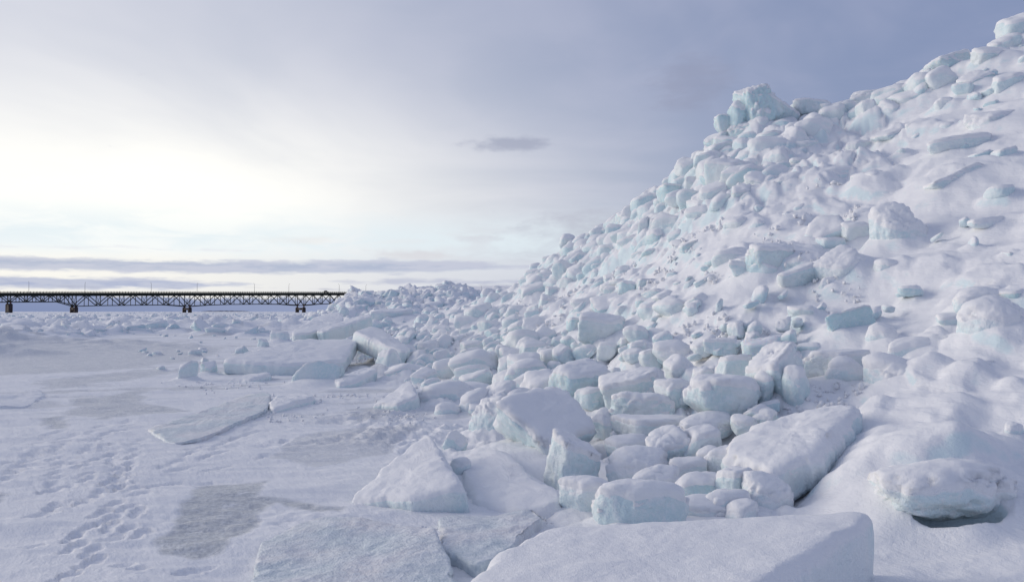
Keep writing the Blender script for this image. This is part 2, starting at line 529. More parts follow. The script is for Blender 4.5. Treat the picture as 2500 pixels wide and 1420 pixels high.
def slab(name, corners, thick, label, mat=None, edge=0.06, cap=0.03, nth=160, round_=3, rough=0.012, flute=0.02, group=None, seed=0, cat='ice slab', top_n=16, side_n=9):
    """a broken plate of lake ice: polygon of top corners (world), extruded down along its own normal"""
    pts = np.array(corners, float)
    c = pts.mean(0)
    n = np.zeros(3)
    for i in range(len(pts)):
        a, b = pts[i] - c, pts[(i + 1) % len(pts)] - c
        n += np.cross(a, b)
    n /= np.linalg.norm(n)
    if n[2] < 0: n = -n
    u = pts[1] - pts[0]; u -= n * np.dot(u, n); u /= np.linalg.norm(u)
    w = np.cross(n, u)
    q = np.stack([(pts - c) @ u, (pts - c) @ w], 1)
    th = np.linspace(0, 2 * math.pi, nth, endpoint=False)
    dv = np.stack([np.cos(th), np.sin(th)], 1)
    R = np.full(nth, 1e9)
    for i in range(len(q)):
        a, b = q[i], q[(i + 1) % len(q)]
        e = b - a
        den = dv[:, 0] * e[1] - dv[:, 1] * e[0]
        den = np.where(np.abs(den) < 1e-9, 1e-9, den)
        t = (a[0] * e[1] - a[1] * e[0]) / den
        s = (a[0] * dv[:, 1] - a[1] * dv[:, 0]) / den
        ok = (t > 0) & (s >= -1e-6) & (s <= 1 + 1e-6)
        R = np.where(ok & (t < R), t, R)
    for k in range(round_):
        R = (np.roll(R, 1) + 2 * R + np.roll(R, -1)) / 4
    off = seed * 3.1 + 5.0
    rim = np.stack([dv[:, 0] * R, dv[:, 1] * R, np.zeros(nth)], 1)
    R = R * (1 + 0.022 * fbm(rim * 2.5 + off, 4) - 0.012 * np.abs(fbm(rim * 9.0 + off, 3)))
    e = min(edge, thick * 0.48)
    prof = [(f_, 0.0, 0.0, 0) for f_ in np.linspace(0.04, 1, top_n) ** 0.8]   # fraction of (R - e), inset, height
    prof = [(f_, e, 0.0, 1.0) for f_ in np.linspace(0.04, 1, top_n) ** 0.8]
    for a in np.linspace(0.2, 1, 4) * math.pi / 2:
        prof.append((1.0, e - e * math.sin(a), -(e - e * math.cos(a)), 0.6))
    for s_ in np.linspace(0, 1, side_n)[1:]:
        prof.append((1.0, 0.10 * thick * s_ ** 2, -e - (thick - 1.5 * e) * s_, 0.0))
    prof.append((1.0, 0.10 * thick + 0.5 * e, -thick, 0.0))
    prof.append((0.5, e, -thick, 0.0))
    V, cols = [], []
    for fr, ins, hh, tp in prof:
        rr = (R - ins) * fr
        x, y = dv[:, 0] * rr, dv[:, 1] * rr
        V.append(np.stack([x, y, np.full(nth, hh)], 1)); cols.append(np.full(nth, tp))
    L = np.concatenate(V); tp = np.concatenate(cols)
    nz_top = fbm(L * 1.6 + off, 4) * rough * 2 + fbm(L * 7 + off, 3) * rough * 0.7
    L[:, 2] += nz_top * (tp > 0.3)
    rad = np.maximum(np.linalg.norm(L[:, :2], axis=1), 1e-6)
    fl = fbm(np.stack([L[:, 0] * 9, L[:, 1] * 9, L[:, 2] * 2.2], 1) + off, 3) * flute + fbm(np.stack([L[:, 0] * 2.2, L[:, 1] * 2.2, L[:, 2] * 2.0], 1) - off, 3) * flute * 1.6
    k = (tp < 0.8)
    L[k, 0] *= (1 + fl / rad)[k]; L[k, 1] *= (1 + fl / rad)[k]
    W = c + L[:, :1] * u + L[:, 1:2] * w + L[:, 2:3] * n
    m = len(prof)
    F_ = []
    idx = np.arange(nth); nx = np.roll(idx, -1)
    for i in range(m - 1):
        F_.append(np.stack([i * nth + idx, (i + 1) * nth + idx, (i + 1) * nth + nx, i * nth + nx], 1))
    F_ = np.concatenate(F_)
    # close the two small holes
    W = np.concatenate([W, [W[:nth].mean(0)], [W[-nth:].mean(0)]])
    t0, t1 = len(W) - 2, len(W) - 1
    F_ = np.concatenate([F_, np.stack([np.full(nth, t0), idx, nx, nx], 1)[:, [0, 1, 2, 2]]]) if False else F_
    tri_top = np.stack([np.full(nth, t0), idx, nx], 1); b0 = (m - 1) * nth
    tri_bot = np.stack([np.full(nth, t1), b0 + nx, b0 + idx], 1)
    loc = (c[0], c[1], W[:, 2].min())
    quads = F_
    # split quads to triangles so that one face array serves
    tris = np.concatenate([quads[:, [0, 1, 2]], quads[:, [0, 2, 3]], tri_top, tri_bot])
    o = mesh_obj(name, W, tris, mat or M_BLOCK, None, loc)
    tag(o, label, cat, group)
    if cap:
        rows = top_n + 3
        kk = np.concatenate([np.full(nth, fr) for fr, *_ in prof[:rows]])
        lift = np.repeat(np.concatenate([1 - 0.35 * np.linspace(0, 1, top_n) ** 6, [0.45, 0.15, -0.35]]), nth)
        Wc = W[:rows * nth] + n * (lift * cap + 0.002)[:, None]
        Wc = Wc + n * (0.35 * cap * fbm(L[:rows * nth] * 3.2 + off, 3) * (lift > 0.3))[:, None]
        Wc = np.concatenate([Wc, [Wc[:nth].mean(0)]])
        qs = quads[:(rows - 1) * nth]
        tt = np.concatenate([qs[:, [0, 1, 2]], qs[:, [0, 2, 3]], np.stack([np.full(nth, rows * nth), idx, nx], 1)])
        mesh_obj('snow_cap', Wc, tt, M_SNOW, o, loc)
    return o
# ------------------------------------------------------------------ tables of what lies on the ridge (photo pixel centre, width, height, label, options)
ICY, SNY = 'icy', 'snowy'
HEROES = [
 # --- jumble at the foot of the ridge
 (1330, 1066, 232, 176, 'largest flat-topped block in the front jumble, with icicle-fluted near side', dict(p=20, yaw=36, pitch=40, ch=3, depth=1.3, cap=.05, sink=.3, box=(1, 1.1, .55))),
 (1396, 1140, 126, 136, 'upright block with one smooth flat face, in front of the fluted block', dict(p=22, roll=14, yaw=30, pitch=4, ch=4, cap=.05, sink=.3)),
 (1436, 1232, 130, 104, 'grey rounded dome block touching the near slab, left of the half-dome', dict(p=2.8, ch=6, cap=.05, mat=SNY)),
 (1563, 1258, 214, 132, 'broad half-dome block with pitted front, behind the large near slab', dict(p=2.4, ch=2, cap=.05, pitch=0, depth=.7, roll=4)),
 (1598, 1190, 116, 78, 'pointed snow-coated block just above the half-dome', dict(p=3.4, roll=-12, mat=SNY, cap=.05)),
 (1555, 1154, 140, 94, 'snow-smothered lumpy block beside the dark gap in the front jumble', dict(p=2.8, mat=SNY, cap=.05, roll=15)),
 (1534, 1100, 106, 56, 'mushroom-shaped snow cap block above the dark gap', dict(p=3.2, cap=.05)),
 (1629, 1110, 96, 108, 'squarish upright block with shaded right side, right of the dark gap', dict(p=13, cap=.05, yaw=30)),
 (1590, 1060, 172, 62, 'wide low snow-topped block with crusty front rim', dict(p=9, cap=.06)),
 (1568, 1004, 152, 76, 'knobbly boulder of ice with two rounded heads', dict(p=3.2, ch=8, rough=.12, cap=.04)),
 (1545, 958, 152, 92, 'overhanging slab tipped up to the right with a hollow beneath', dict(p=14, roll=-24, box=(1.4, 1, .7), cap=.05)),
 (1642, 972, 82, 74, 'plain pale block right of the overhanging slab', dict(p=12, yaw=20, cap=.04)),
 (1414, 940, 138, 106, 'big pale blue boulder with bare rounded front', dict(p=8, ch=7, cap=.03, mat=ICY)),
 (1313, 956, 88, 86, 'cube-like snowy block perched on the largest flat-topped block', dict(p=7.0, yaw=20, pitch=10, mat=SNY, cap=.04)),
 (1446, 976, 82, 50, 'low rounded chunk under the pale blue boulder', dict(p=8, cap=.03)),
 (1207, 1036, 116, 116, 'tall leaning block left of the largest flat-topped block', dict(p=10, roll=-22, cap=.04)),
 (1220, 984, 108, 88, 'slanting block resting on top of the tall leaning block', dict(p=11, roll=-30, box=(1.3, 1, .8), cap=.04)),
 (1157, 994, 72, 72, 'rounded two-step chunk left of the slanting block', dict(p=3.2, ch=8, cap=.05, mat=SNY)),
 (1163, 936, 80, 62, 'shark-fin shaped shard of ice', dict(p=24, roll=-20, box=(1, .5, 1), ch=4, cap=.02)),
 (1087, 972, 130, 62, 'saddle-shaped snow-covered lump with hollow grey front', dict(p=2.2, mat=SNY, cap=.06)),
 (1036, 928, 58, 52, 'small rounded chunk behind the wedge-shaped plate', dict(p=8, cap=.04)),
 (1093, 906, 70, 50, 'rounded snowy chunk between the saddle lump and the shark-fin shard', dict(p=2.8, cap=.04, mat=SNY)),
 (1184, 890, 58, 52, 'egg-shaped chunk above the shark-fin shard', dict(p=3.2, cap=.04)),
 (1112, 1086, 56, 58, 'small jagged shard behind the triangular slab tip', dict(p=22, roll=20, cap=.02)),
 (1094, 1006, 62, 36, 'short snowy stump lying below the saddle lump', dict(p=2.8, mat=SNY, cap=.04)),
 (1283, 918, 80, 54, 'wedge-backed block above the cube-like block', dict(p=14, roll=-14, cap=.04)),
 (1123, 1150, 52, 54, 'snow lump tucked against the right side of the triangular slab', dict(p=2.2, mat=SNY, cap=.03)),
 (1472, 1036, 60, 66, 'shaded chunk in the hole behind the upright flat-faced block', dict(p=9, cap=.02)),
 (1724, 1046, 128, 56, 'low mound-shaped block with a dark pock mark', dict(p=2.2, mat=SNY, cap=.06)),
 (1707, 1100, 94, 92, 'dice-like cube with square rough face in the front jumble', dict(p=13, yaw=12, pitch=8, cap=.04)),
 (1679, 1156, 86, 56, 'short squared block under the dice-like cube', dict(p=13, yaw=8, cap=.05)),
 (1717, 1204, 122, 62, 'pillow-shaped snowy block right of the half-dome', dict(p=2.2, mat=SNY, cap=.06)),
 (1793, 1204, 84, 94, 'upright rounded block between the pillow-shaped block and the egg-shaped one', dict(p=9, cap=.05)),
 (1874, 1217, 114, 94, 'smooth egg-shaped snowball block, rightmost of the front jumble', dict(p=2.2, ch=3, mat=SNY, cap=.05, roll=10)),
 (1732, 1252, 136, 56, 'flat snow-drifted lump directly behind the large near slab', dict(p=2.2, mat=SNY, cap=.05)),
 (1762, 992, 176, 120, 'large grooved oval block with striped side, above the long snowy slab', dict(p=9, roll=22, box=(1.3, 1, .9), ch=6, cap=.05)),
 (1788, 918, 74, 86, 'flat-topped tooth of ice left of the leaning prism', dict(p=14, roll=12, cap=.04)),
 (1855, 958, 52, 94, 'narrow upright finger of ice before the leaning prism', dict(p=9, box=(.6, .6, 1.2), cap=.03)),
 (1893, 926, 128, 150, 'tall leaning prism of ice with a sharp ridge', dict(p=18, roll=-18, yaw=38, ch=3, cap=.04)),
 (1942, 954, 64, 104, 'leaning rounded pillar propped on the right of the prism', dict(p=3.2, roll=-14, box=(.7, .7, 1.2), cap=.03)),
 (1866, 854, 106, 62, 'glassy clear chunk with glints on top of the leaning prism', dict(p=18, mat=ICY, cap=0, ch=8, rough=.12)),
 (2040, 894, 160, 62, 'shaded flat block right of the leaning prism', dict(p=14, cap=.05)),
 (2060, 912, 82, 66, 'knuckle-shaped snowy chunk on the shaded flat block', dict(p=2.2, mat=SNY, cap=.04)),
 (1660, 898, 70, 52, 'tilted chunk with dark right side above the pale blocks', dict(p=10, cap=.04, roll=-15)),
 (1715, 930, 62, 54, 'little pale block left of the flat-topped tooth', dict(p=10, cap=.03)),
 (1760, 850, 86, 40, 'low wedge of ice with shaded end above the flat-topped tooth', dict(p=12, cap=.03)),
 (1638, 864, 82, 52, 'broad snowy chunk at the upper edge of the front jumble', dict(p=2.8, cap=.05, mat=SNY)),
 # --- snow slope on the right
 (2077, 800, 134, 98, 'thin leaning pane of bare grey-blue ice on the snow slope', dict(p=22, roll=-28, yaw=10, box=(1.2, .45, .9), mat=ICY, cap=.015, depth=.5)),
 (2156, 826, 70, 64, 'ball of snow leaning on the bare pane of ice', dict(p=2.2, rough=.1, mat=SNY, cap=.03)),
 (2430, 806, 152, 134, 'large bulging block with fluted front near the right edge', dict(p=2.2, ch=3, cap=.06, mat=SNY, roll=-14)),
 (2396, 744, 138, 76, 'smooth pale hump just above the bulging fluted block', dict(p=2.2, cap=.03, mat=SNY)),
 (2200, 934, 146, 100, 'snow-buried boulder with dark shaggy underside on the open slope', dict(p=2.2, mat=SNY, cap=.08, sink=.1)),
 (2055, 656, 136, 106, 'big smooth rounded block halfway up the slope', dict(p=10, roll=-22, cap=.03, yaw=10)),
 (1945, 677, 100, 66, 'ribbed fin of ice left of the big smooth block', dict(p=20, roll=-25, box=(1.2, .5, .8), cap=.03)),
 (1878, 640, 114, 80, 'pale green bare-faced block upslope of the ribbed fin', dict(p=9, mat=ICY, cap=.04)),
 (2020, 572, 100, 86, 'wedge block with smooth blue front beneath the crest of the slope', dict(p=12, roll=-30, cap=.03)),
 (2087, 570, 72, 58, 'rounded chunk with pitted face beside the wedge block', dict(p=7, rough=.1, cap=.03)),
 (2187, 560, 106, 118, 'snow-draped block with a shaded right flank on the upper slope', dict(p=5.2, roll=-15, mat=SNY, cap=.06)),
 (2338, 446, 176, 78, 'long plank-shaped slab tipped steeply with blue underside, right slope', dict(p=22, roll=-46, box=(1.5, .8, .7), ch=2, cap=.03, yaw=5, pitch=0, sink=.1)),
 (2340, 362, 150, 56, 'snow-covered slab lying just above the tipped plank', dict(p=5.2, roll=-25, mat=SNY, cap=.06)),
 (1932, 454, 112, 60, 'long smooth drifted ridge block, left of a pair', dict(p=3.4, roll=-32, mat=SNY, cap=.03)),
 (2030, 440, 160, 66, 'long smooth drifted ridge block, right of a pair', dict(p=3.4, roll=-30, mat=SNY, cap=.04)),
 (2140, 452, 100, 72, 'twin-bulged bare ice front below the snow-covered slab', dict(p=8, mat=ICY, cap=.03, ch=8)),
 (2440, 292, 150, 66, 'long bare slab end jutting at the right edge high up', dict(p=14, roll=-28, cap=.03, box=(1.4, 1, .7))),
 (2300, 1206, 340, 126, 'crusted snow overhang above the dark hollow at lower right', dict(p=2.7, ch=4, rough=.12, crag=.10, mat=SNY, bank=.72, cap=.05, sink=.46, depth=1.1, yaw=0, pitch=4, roll=-8, seed=3)),
 (2475, 1052, 44, 34, 'small pocked snow lump at the right edge, low on the slope', dict(p=2.8, mat=SNY, cap=.02)),
 # --- along the crest
 (1850, 268, 100, 124, 'tallest ragged tower of blue ice on the crest', dict(p=15, ch=9, rough=.10, crag=.16, mat=ICY, cap=.04, sink=.4, roll=-10, box=(.8, .8, 1.1))),
 (1800, 292, 64, 96, 'upright shard leaning on the left of the crest tower', dict(p=14, ch=8, crag=.14, roll=16, mat=ICY, cap=.03, sink=.4, box=(.7, .7, 1.1))),
 (1898, 276, 92, 66, 'sloping shoulder block on the right of the crest tower', dict(p=12, ch=8, crag=.1, roll=24, cap=.05, sink=.4)),
 (1838, 318, 120, 62, 'broad icy block in front of the crest tower base', dict(p=12, ch=9, crag=.12, mat=ICY, cap=.05)),
 (1925, 300, 90, 52, 'snow-crusted block right of the sloping shoulder block', dict(p=4.6, crag=.08, mat=SNY, cap=.05)),
 (1980, 266, 84, 40, 'low crumbled block on the crest between tower and long ledge', dict(p=9, crag=.14, cap=.04)),
 (1768, 302, 46, 44, 'small knob of ice at the left foot of the crest tower', dict(p=8, mat=ICY, cap=.02)),
 (1767, 338, 92, 40, 'flat anvil-shaped slab sticking out below the crest tower', dict(p=20, box=(1.4, 1, .5), mat=ICY, cap=.03)),
 (1880, 348, 66, 48, 'dark-shaded snowy chunk right below the crest tower', dict(p=9, cap=.04)),
 (2063, 270, 134, 58, 'long ledge of blue-green ice on the crest', dict(p=12, mat=ICY, cap=.05, ch=8, rough=.09)),
 (2122, 284, 48, 78, 'upright hourglass block on the crest', dict(p=12, box=(.7, .8, 1.2), cap=.03)),
 (2168, 274, 62, 62, 'flat-faced snowy block next to the hourglass block', dict(p=7.6, cap=.03, mat=SNY)),
 (2136, 234, 120, 36, 'low snow-crusted top on the skyline behind the hourglass block', dict(p=7, cap=.04, rough=.12)),
 (2325, 156, 136, 76, 'long tilted block on the skyline at upper right', dict(p=12, roll=-38, box=(1.4, 1, .8), cap=.03, mat=ICY)),
 (2424, 142, 92, 60, 'rough snowy block right below the topmost corner block', dict(p=9, roll=-25, crag=.1, cap=.05)),
 (2384, 196, 84, 52, 'crusted chunk downslope of the long tilted skyline block', dict(p=8, roll=-30, crag=.12, mat=ICY, cap=.04)),
 (2466, 206, 84, 56, 'rounded block against the right edge under the corner block', dict(p=8, roll=-20, cap=.05)),
 (2304, 206, 72, 44, 'small tilted chunk under the long tilted skyline block', dict(p=9, roll=-30, cap=.04)),
 (2182, 332, 96, 40, 'elongated drifted chunk below the flat-faced snowy block', dict(p=8, roll=-24, cap=.04)),
 (2256, 306, 84, 40, 'elongated chunk left of the long bare slab end', dict(p=8, roll=-30, cap=.04)),
 (2492, 84, 100, 100, 'topmost block at the upper right corner', dict(p=11, cap=.04, roll=-14)),
 (2450, 112, 70, 54, 'chunk wedged left of the topmost corner block', dict(p=10, roll=-24, crag=.1, cap=.04)),
 (2235, 238, 104, 66, 'slanting slab below the long tilted skyline block', dict(p=12, roll=-40, cap=.03, box=(1.4, 1, .8))),
 (2094, 364, 58, 40, 'small block with blue shaded end below the crest ledge', dict(p=12, cap=.03)),
 (2312, 256, 58, 38, 'pair-topped chunk on the upper right slope', dict(p=9, cap=.03)),
 (1974, 404, 98, 36, 'low crumbly ledge beneath the crest', dict(p=8, rough=.14, cap=.04)),
 (1812, 480, 56, 58, 'rounded cube with blue lower face below the crest', dict(p=11, mat=ICY, cap=.03)),
 (1861, 450, 86, 62, 'broad block right of the rounded blue cube', dict(p=10, cap=.04)),
 (1700, 456, 58, 54, 'square dice of ice turned on edge near the skyline', dict(p=16, roll=32, ch=2, cap=.02)),
 (1776, 432, 68, 60, 'pointed block right of the dice turned on edge', dict(p=11, roll=-20, cap=.04)),
 (1648, 482, 80, 58, 'large teal-fronted block under the dice turned on edge', dict(p=9, mat=ICY, cap=.03)),
 (1681, 408, 64, 50, 'rounded block on the skyline above the dice', dict(p=9, cap=.02)),
 (1535, 532, 64, 50, 'pale rounded block on the skyline left of the teal-fronted block', dict(p=9, mat=ICY, cap=.02)),
 (1590, 524, 56, 36, 'low block right of the pale rounded skyline block', dict(p=9, cap=.03)),
 (1612, 566, 52, 62, 'right one of two standing blocks below the skyline', dict(p=9, roll=-12, cap=.03)),
 (1578, 570, 44, 74, 'left one of two standing blocks below the skyline', dict(p=9, roll=-8, box=(.7, .8, 1.2), cap=.03)),
 (1391, 620, 46, 42, 'faceted icy lump on the lower skyline', dict(p=10, mat=ICY, cap=.02)),
 (1385, 590, 36, 36, 'small round block on the lower skyline', dict(p=8, cap=.03)),
 # --- middle of the ridge
 (1489, 752, 86, 70, 'smooth teal-faced block in the middle of the slope', dict(p=14, roll=-28, mat=ICY, cap=.02, ch=4)),
 (1470, 812, 114, 84, 'ribbed bulging block under the smooth teal-faced block', dict(p=8, cap=.05)),
 (1538, 716, 58, 58, 'bare cornered cube right of the smooth teal-faced block', dict(p=18, roll=24, cap=.01, ch=2, mat=ICY)),
 (1580, 696, 52, 28, 'small flat block behind the bare cornered cube', dict(p=14, cap=.03)),
 (1302, 858, 64, 48, 'blunt square-faced chunk at the centre of the rubble', dict(p=10, cap=.03)),
 (1380, 872, 60, 54, 'leaning wedge chunk right of the blunt square-faced chunk', dict(p=14, roll=-28, cap=.03)),
 (1303, 802, 54, 52, 'round-topped chunk upslope of the blunt square-faced chunk', dict(p=8, cap=.03)),
 (1334, 822, 64, 40, 'pitted low chunk right of the round-topped chunk', dict(p=8, rough=.1, cap=.03)),
 (1307, 718, 66, 54, 'grey-fronted block on the left flank of the ridge', dict(p=9, roll=-28, cap=.04)),
 (1353, 718, 44, 34, 'small hooked block beside the grey-fronted block', dict(p=9, cap=.03)),
 (1332, 742, 34, 44, 'narrow block with dark right edge below the hooked block', dict(p=9, cap=.03)),
 (1173, 772, 74, 62, 'pair of fused pale blocks low on the left flank', dict(p=8, cap=.02, ch=8)),
 (1150, 852, 52, 36, 'small wedge chunk left of the central rubble', dict(p=12, cap=.03)),
 (1045, 852, 50, 40, 'snowy chunk right of the leaning plank slab', dict(p=3.4, cap=.03, mat=SNY)),
 # --- broken plates on the left
 (777, 918, 114, 70, 'pale upright pane in front of the big raised slab', dict(p=46, ch=5, roll=-16, yaw=6, pitch=-8, box=(1.3, .35, .8), depth=.35, cap=0, crag=.05, seed=4)),
 (872, 762, 50, 36, 'square blue block behind the crossed planks', dict(p=18, mat=ICY, cap=.02)),
 (958, 776, 94, 42, 'long rounded log-like block behind the crossed planks', dict(p=9, box=(1.6, 1, .8), cap=.03, ch=3, roll=6)),
 (836, 772, 30, 44, 'thin upright plank standing among the crossed planks', dict(p=20, box=(.5, .4, 1.2), roll=14, cap=.01)),
 (456, 912, 48, 58, 'jagged upright shard left of the big raised slab', dict(p=18, roll=16, box=(.8, .5, 1.1), cap=.01, ch=8)),
 (511, 902, 38, 40, 'stubby shard between the jagged upright one and the big raised slab', dict(p=16, box=(.9, .6, 1), cap=.01, ch=8, mat=ICY)),
 (590, 858, 30, 26, 'small shard on the lake ice behind the big raised slab', dict(p=16, cap=.01)),
 (643, 842, 26, 30, 'small pointed shard left of the crossed planks', dict(p=18, roll=14, cap=.01)),
 (683, 826, 42, 32, 'rounded shard pile piece left of the crossed planks', dict(p=9, cap=.02)),
 (627, 792, 40, 24, 'far flat shard tipped up on the lake ice', dict(p=18, roll=-25, box=(1.2, .5, .8), cap=.01)),
 (45, 808, 96, 40, 'snowed-over ice heap at the left edge in the middle distance', dict(p=2.2, mat=SNY, cap=.12, rough=.1, depth=.6)),
 (400, 802, 84, 16, 'long low ice ledge with dark underside out on the lake', dict(p=16, box=(1.5, 1, .4), cap=.04, depth=.5)),
 (507, 796, 60, 24, 'tipped plate out on the lake left of the ridge', dict(p=18, roll=-12, box=(1.5, 1, .5), cap=.03)),
 (14, 858, 44, 18, 'small grey ledge at the left edge below the snowed-over heap', dict(p=12, box=(1.5, 1, .5), cap=.03)),
]
MATS = {ICY: M_ICY, SNY: M_SNOWY}

# scattered chunks: zone, photo columns, range across the slope (0 foot, 1 crest) or depth, count, size range in metres, options
r0 = np.random.default_rng(77)
ZONES = [
 ('foot', (930, 1960), ('t', 0.0, 0.30), 200, (0.14, 0.38), dict(flat=.8), 'small snow-dusted chunk wedged among the larger blocks at the ridge foot', 'small chunks in the front jumble'),
 ('top', (1960, 2330), ('t', 0.88, 1.03), 120, (0.28, 0.95), dict(flat=.7), 'snow-crusted chunk along the skyline at upper right', 'chunks along the upper right skyline'),
 ('mid', (1130, 1560), ('t', 0.24, 0.68), 210, (0.15, 0.6), dict(flat=.75), 'snowy chunk half sunk in the drifts on the middle of the ridge', 'chunks on the middle of the ridge'),
 ('crest', (1280, 2000), ('t', 0.66, 1.05), 470, (0.24, 0.95), dict(flat=.8), 'pale ice chunk in the packed rubble just below the ridge skyline', 'chunks packed below the skyline'),
 ('band', (1480, 1960), ('t', 0.34, 0.70), 120, (0.15, 0.65), dict(flat=.55), 'drifted chunk in the smooth snow below the packed skyline rubble', 'chunks in the drift below the skyline'),
 ('slope', (1950, 2560), ('t', 0.12, 1.0), 85, (0.12, 0.5), dict(flat=.6), 'little ice lump poking out of the smooth snow slope on the right', 'lumps in the smooth snow slope'),
 ('flank', (780, 1290), ('t', 0.02, 1.0), 330, (0.25, 0.85), dict(flat=.75), 'bluish chunk on the low left flank of the ridge', 'chunks on the low left flank'),
 ('pile', (725, 1290), ('d', 70, 99), 900, (0.5, 1.7), dict(flat=.7), 'ice boulder on the distant bluish pile in front of the bridge', 'boulders of the distant pile'),
 ('lake', (-120, 800), ('y', 763.5, 826), 2600, (0.28, 1.9), dict(flat=.42), 'broken plate in the jumbled ice field before the bridge', 'broken plates in the far ice field'),
 ('near_lake', (330, 840), ('y', 812, 905), 40, (0.14, 0.4), dict(flat=.6), 'small loose shard on the lake ice around the raised slabs', 'loose shards around the raised slabs'),
]
SCATTER = []
for zn, (pa, pb), (mode, ra, rb), cnt, (sa, sb), opt, lab, grp in ZONES:
    got = 0
    while got < cnt:
        px = r0.uniform(pa, pb)
        if mode == 't':
            t = r0.uniform(ra, rb)
            d0 = np.interp(px, COL[:, 0], COL[:, 1]); dc = np.interp(px, COL[:, 0], COL[:, 2])
            d = d0 + t * (dc - d0)
        elif mode == 'd':
            d = r0.uniform(ra, rb)
        else:
            py = ra + (rb - ra) * r0.uniform(0, 1) ** 1.4
            d = CAMH * F / (py - HOR + 0.6)
        x = (px - CXP) / F * d
        u = r0.uniform(0, 1)
        size = sa + (sb - sa) * u ** 2.2
        if zn == 'lake':
            if noise3(np.array([[x * 0.05, d * 0.03, 3.3]]))[0] < -0.12 and d < 90: 
                got += 0.15; continue
            size *= 0.35 + 0.65 * min(1, d / 60)
            if px > 640 and d < 60: continue
        if zn == 'slope' and u < 0.2: continue
        z = float(base_z(np.array([px]), np.array([d]))[0])
        SCATTER.append(dict(zone=zn, x=x, y=d, z=z, s=size, flat=opt['flat'], px=px, pix=size * F / d, label=lab, group=grp, rs=int(r0.integers(1 << 30))))
        got += 1

# ------------------------------------------------------------------ ground sheet: one relief, split into lake ice and ridge
az = np.concatenate([np.radians(np.linspace(-180, -37, 60)[:-1]), np.radians(np.arange(-37, -9, 0.17)), np.radians(np.arange(-9, 37.01, 0.1)), np.radians(np.linspace(37, 180, 60)[1:])])
rr = [1.2]
while rr[-1] < 9000:
    q = rr[-1]
    rr.append(q + (0.12 if q < 3.3 else max(0.024, 0.0053 * q) if q < 22 else 0.0065 * q if q < 62 else 0.009 * q if q < 140 else 0.035 * q))
rr = np.array(rr)
NA, NR = len(az), len(rr)
A, Rr = np.meshgrid(az, rr, indexing='ij')
X, Y = (np.sin(A) * Rr).ravel(), (np.cos(A) * Rr).ravel()
amax = math.radians(52)
Dp = (Rr * np.cos(np.clip(A, -amax, amax))).ravel()
PX = (CXP + F * np.tan(np.clip(A, -amax, amax))).ravel()
zr, T, zcx = ridge(PX, Dp)
fade = (1 - sstep(math.radians(95), math.radians(150), np.abs(A))).ravel()
zr = zr * fade
zp = far_pile(PX, Dp) * fade
Z = np.maximum(zr, zp)
on = sstep(0.0, 0.25, Z)                                        # how far up the ridge
front = np.abs(A).ravel() < math.radians(60)


def voronoi(x, y, cell, seed):
    gx, gy = np.floor(x / cell).astype(int), np.floor(y / cell).astype(int)
    f1 = np.full_like(x, 1e9); f2 = np.full_like(x, 1e9); hid = np.zeros(len(x), int); vx = np.zeros_like(x); vy = np.zeros_like(x)
    for dx in (-1, 0, 1):
        for dy in (-1, 0, 1):
            h = _perm[(_perm[(gx + dx + seed) & 1023] + gy + dy) & 1023]
            qx = (gx + dx + 0.15 + 0.7 * (h / 1024.0)) * cell; qy = (gy + dy + 0.15 + 0.7 * (_perm[h] / 1024.0)) * cell
            dd = np.hypot(x - qx, y - qy)
            near = dd < f1
            f2 = np.where(near, f1, np.minimum(f2, dd))
            hid = np.where(near, h, hid); vx = np.where(near, x - qx, vx); vy = np.where(near, y - qy, vy)
            f1 = np.where(near, dd, f1)
    return f1 / cell, f2 / cell, hid, vx, vy


crest_m = sstep(.50, .68, T) * (1 - sstep(1.12, 1.3, T)) * sstep(1230, 1400, PX) * (1 - sstep(2120, 2300, PX))
foot_m = 0.6 * (1 - sstep(.28, .44, T)) * sstep(-.01, .05, T) * sstep(900, 1050, PX) * (1 - sstep(1850, 2050, PX))
mid_m = 0.5 * sstep(.2, .4, T) * (1 - sstep(1.05, 1.2, T)) * sstep(900, 1100, PX) * (1 - sstep(1500, 1800, PX))
pile_m = sstep(0.15, 0.6, zp) * (zp >= zr - 0.05)
rub = np.maximum.reduce([crest_m, foot_m, mid_m, pile_m]) * front
right_m = sstep(1750, 2050, PX) * sstep(.03, .12, T) * (T < 1.4)


def lumps(cell, seed, amp, tilt):
    f1, f2, h, vx, vy = voronoi(X + 0.25 * cell * n2d(X, Y, 1.3 / cell, 2), Y + 0.25 * cell * n2d(X, Y, 1.3 / cell, 2, 9.0), cell, seed)
    ch = (_perm[(h * 7 + 3) & 1023] / 1024.0); t1 = _perm[(h * 3 + 1) & 1023] / 512.0 - 1; t2 = _perm[(h * 5 + 2) & 1023] / 512.0 - 1
    e = sstep(0.0, 0.30, f2 - f1)
    return amp * (e * (0.25 + 0.75 * ch) + tilt * e * (t1 * vx + t2 * vy) / cell - 0.25)


k_rub = np.nonzero(rub > 0.02)[0]
L = np.zeros_like(X)
Xs, Ys = X, Y
X, Y = Xs[k_rub], Ys[k_rub]
big = np.where(zp[k_rub] > 0.1, 1.0, 0.0)
L[k_rub] = rub[k_rub] * (lumps(0.75, 3, 0.16, 0.7) + lumps(0.34, 8, 0.05, 0.6) + (lumps(1.7, 5, 0.5, 0.9)) * np.maximum(big, 0.25))
X, Y = Xs, Ys
Z = Z + L - 0.17 * foot_m / 0.6 * sstep(0.012, 0.06, T)
def part_noise(mask, fn):
    out = np.zeros(len(mask)); k = np.nonzero(mask)[0]
    if len(k): out[k] = fn(Xf[k], Yf[k])
    return out
Xf, Yf = X, Y
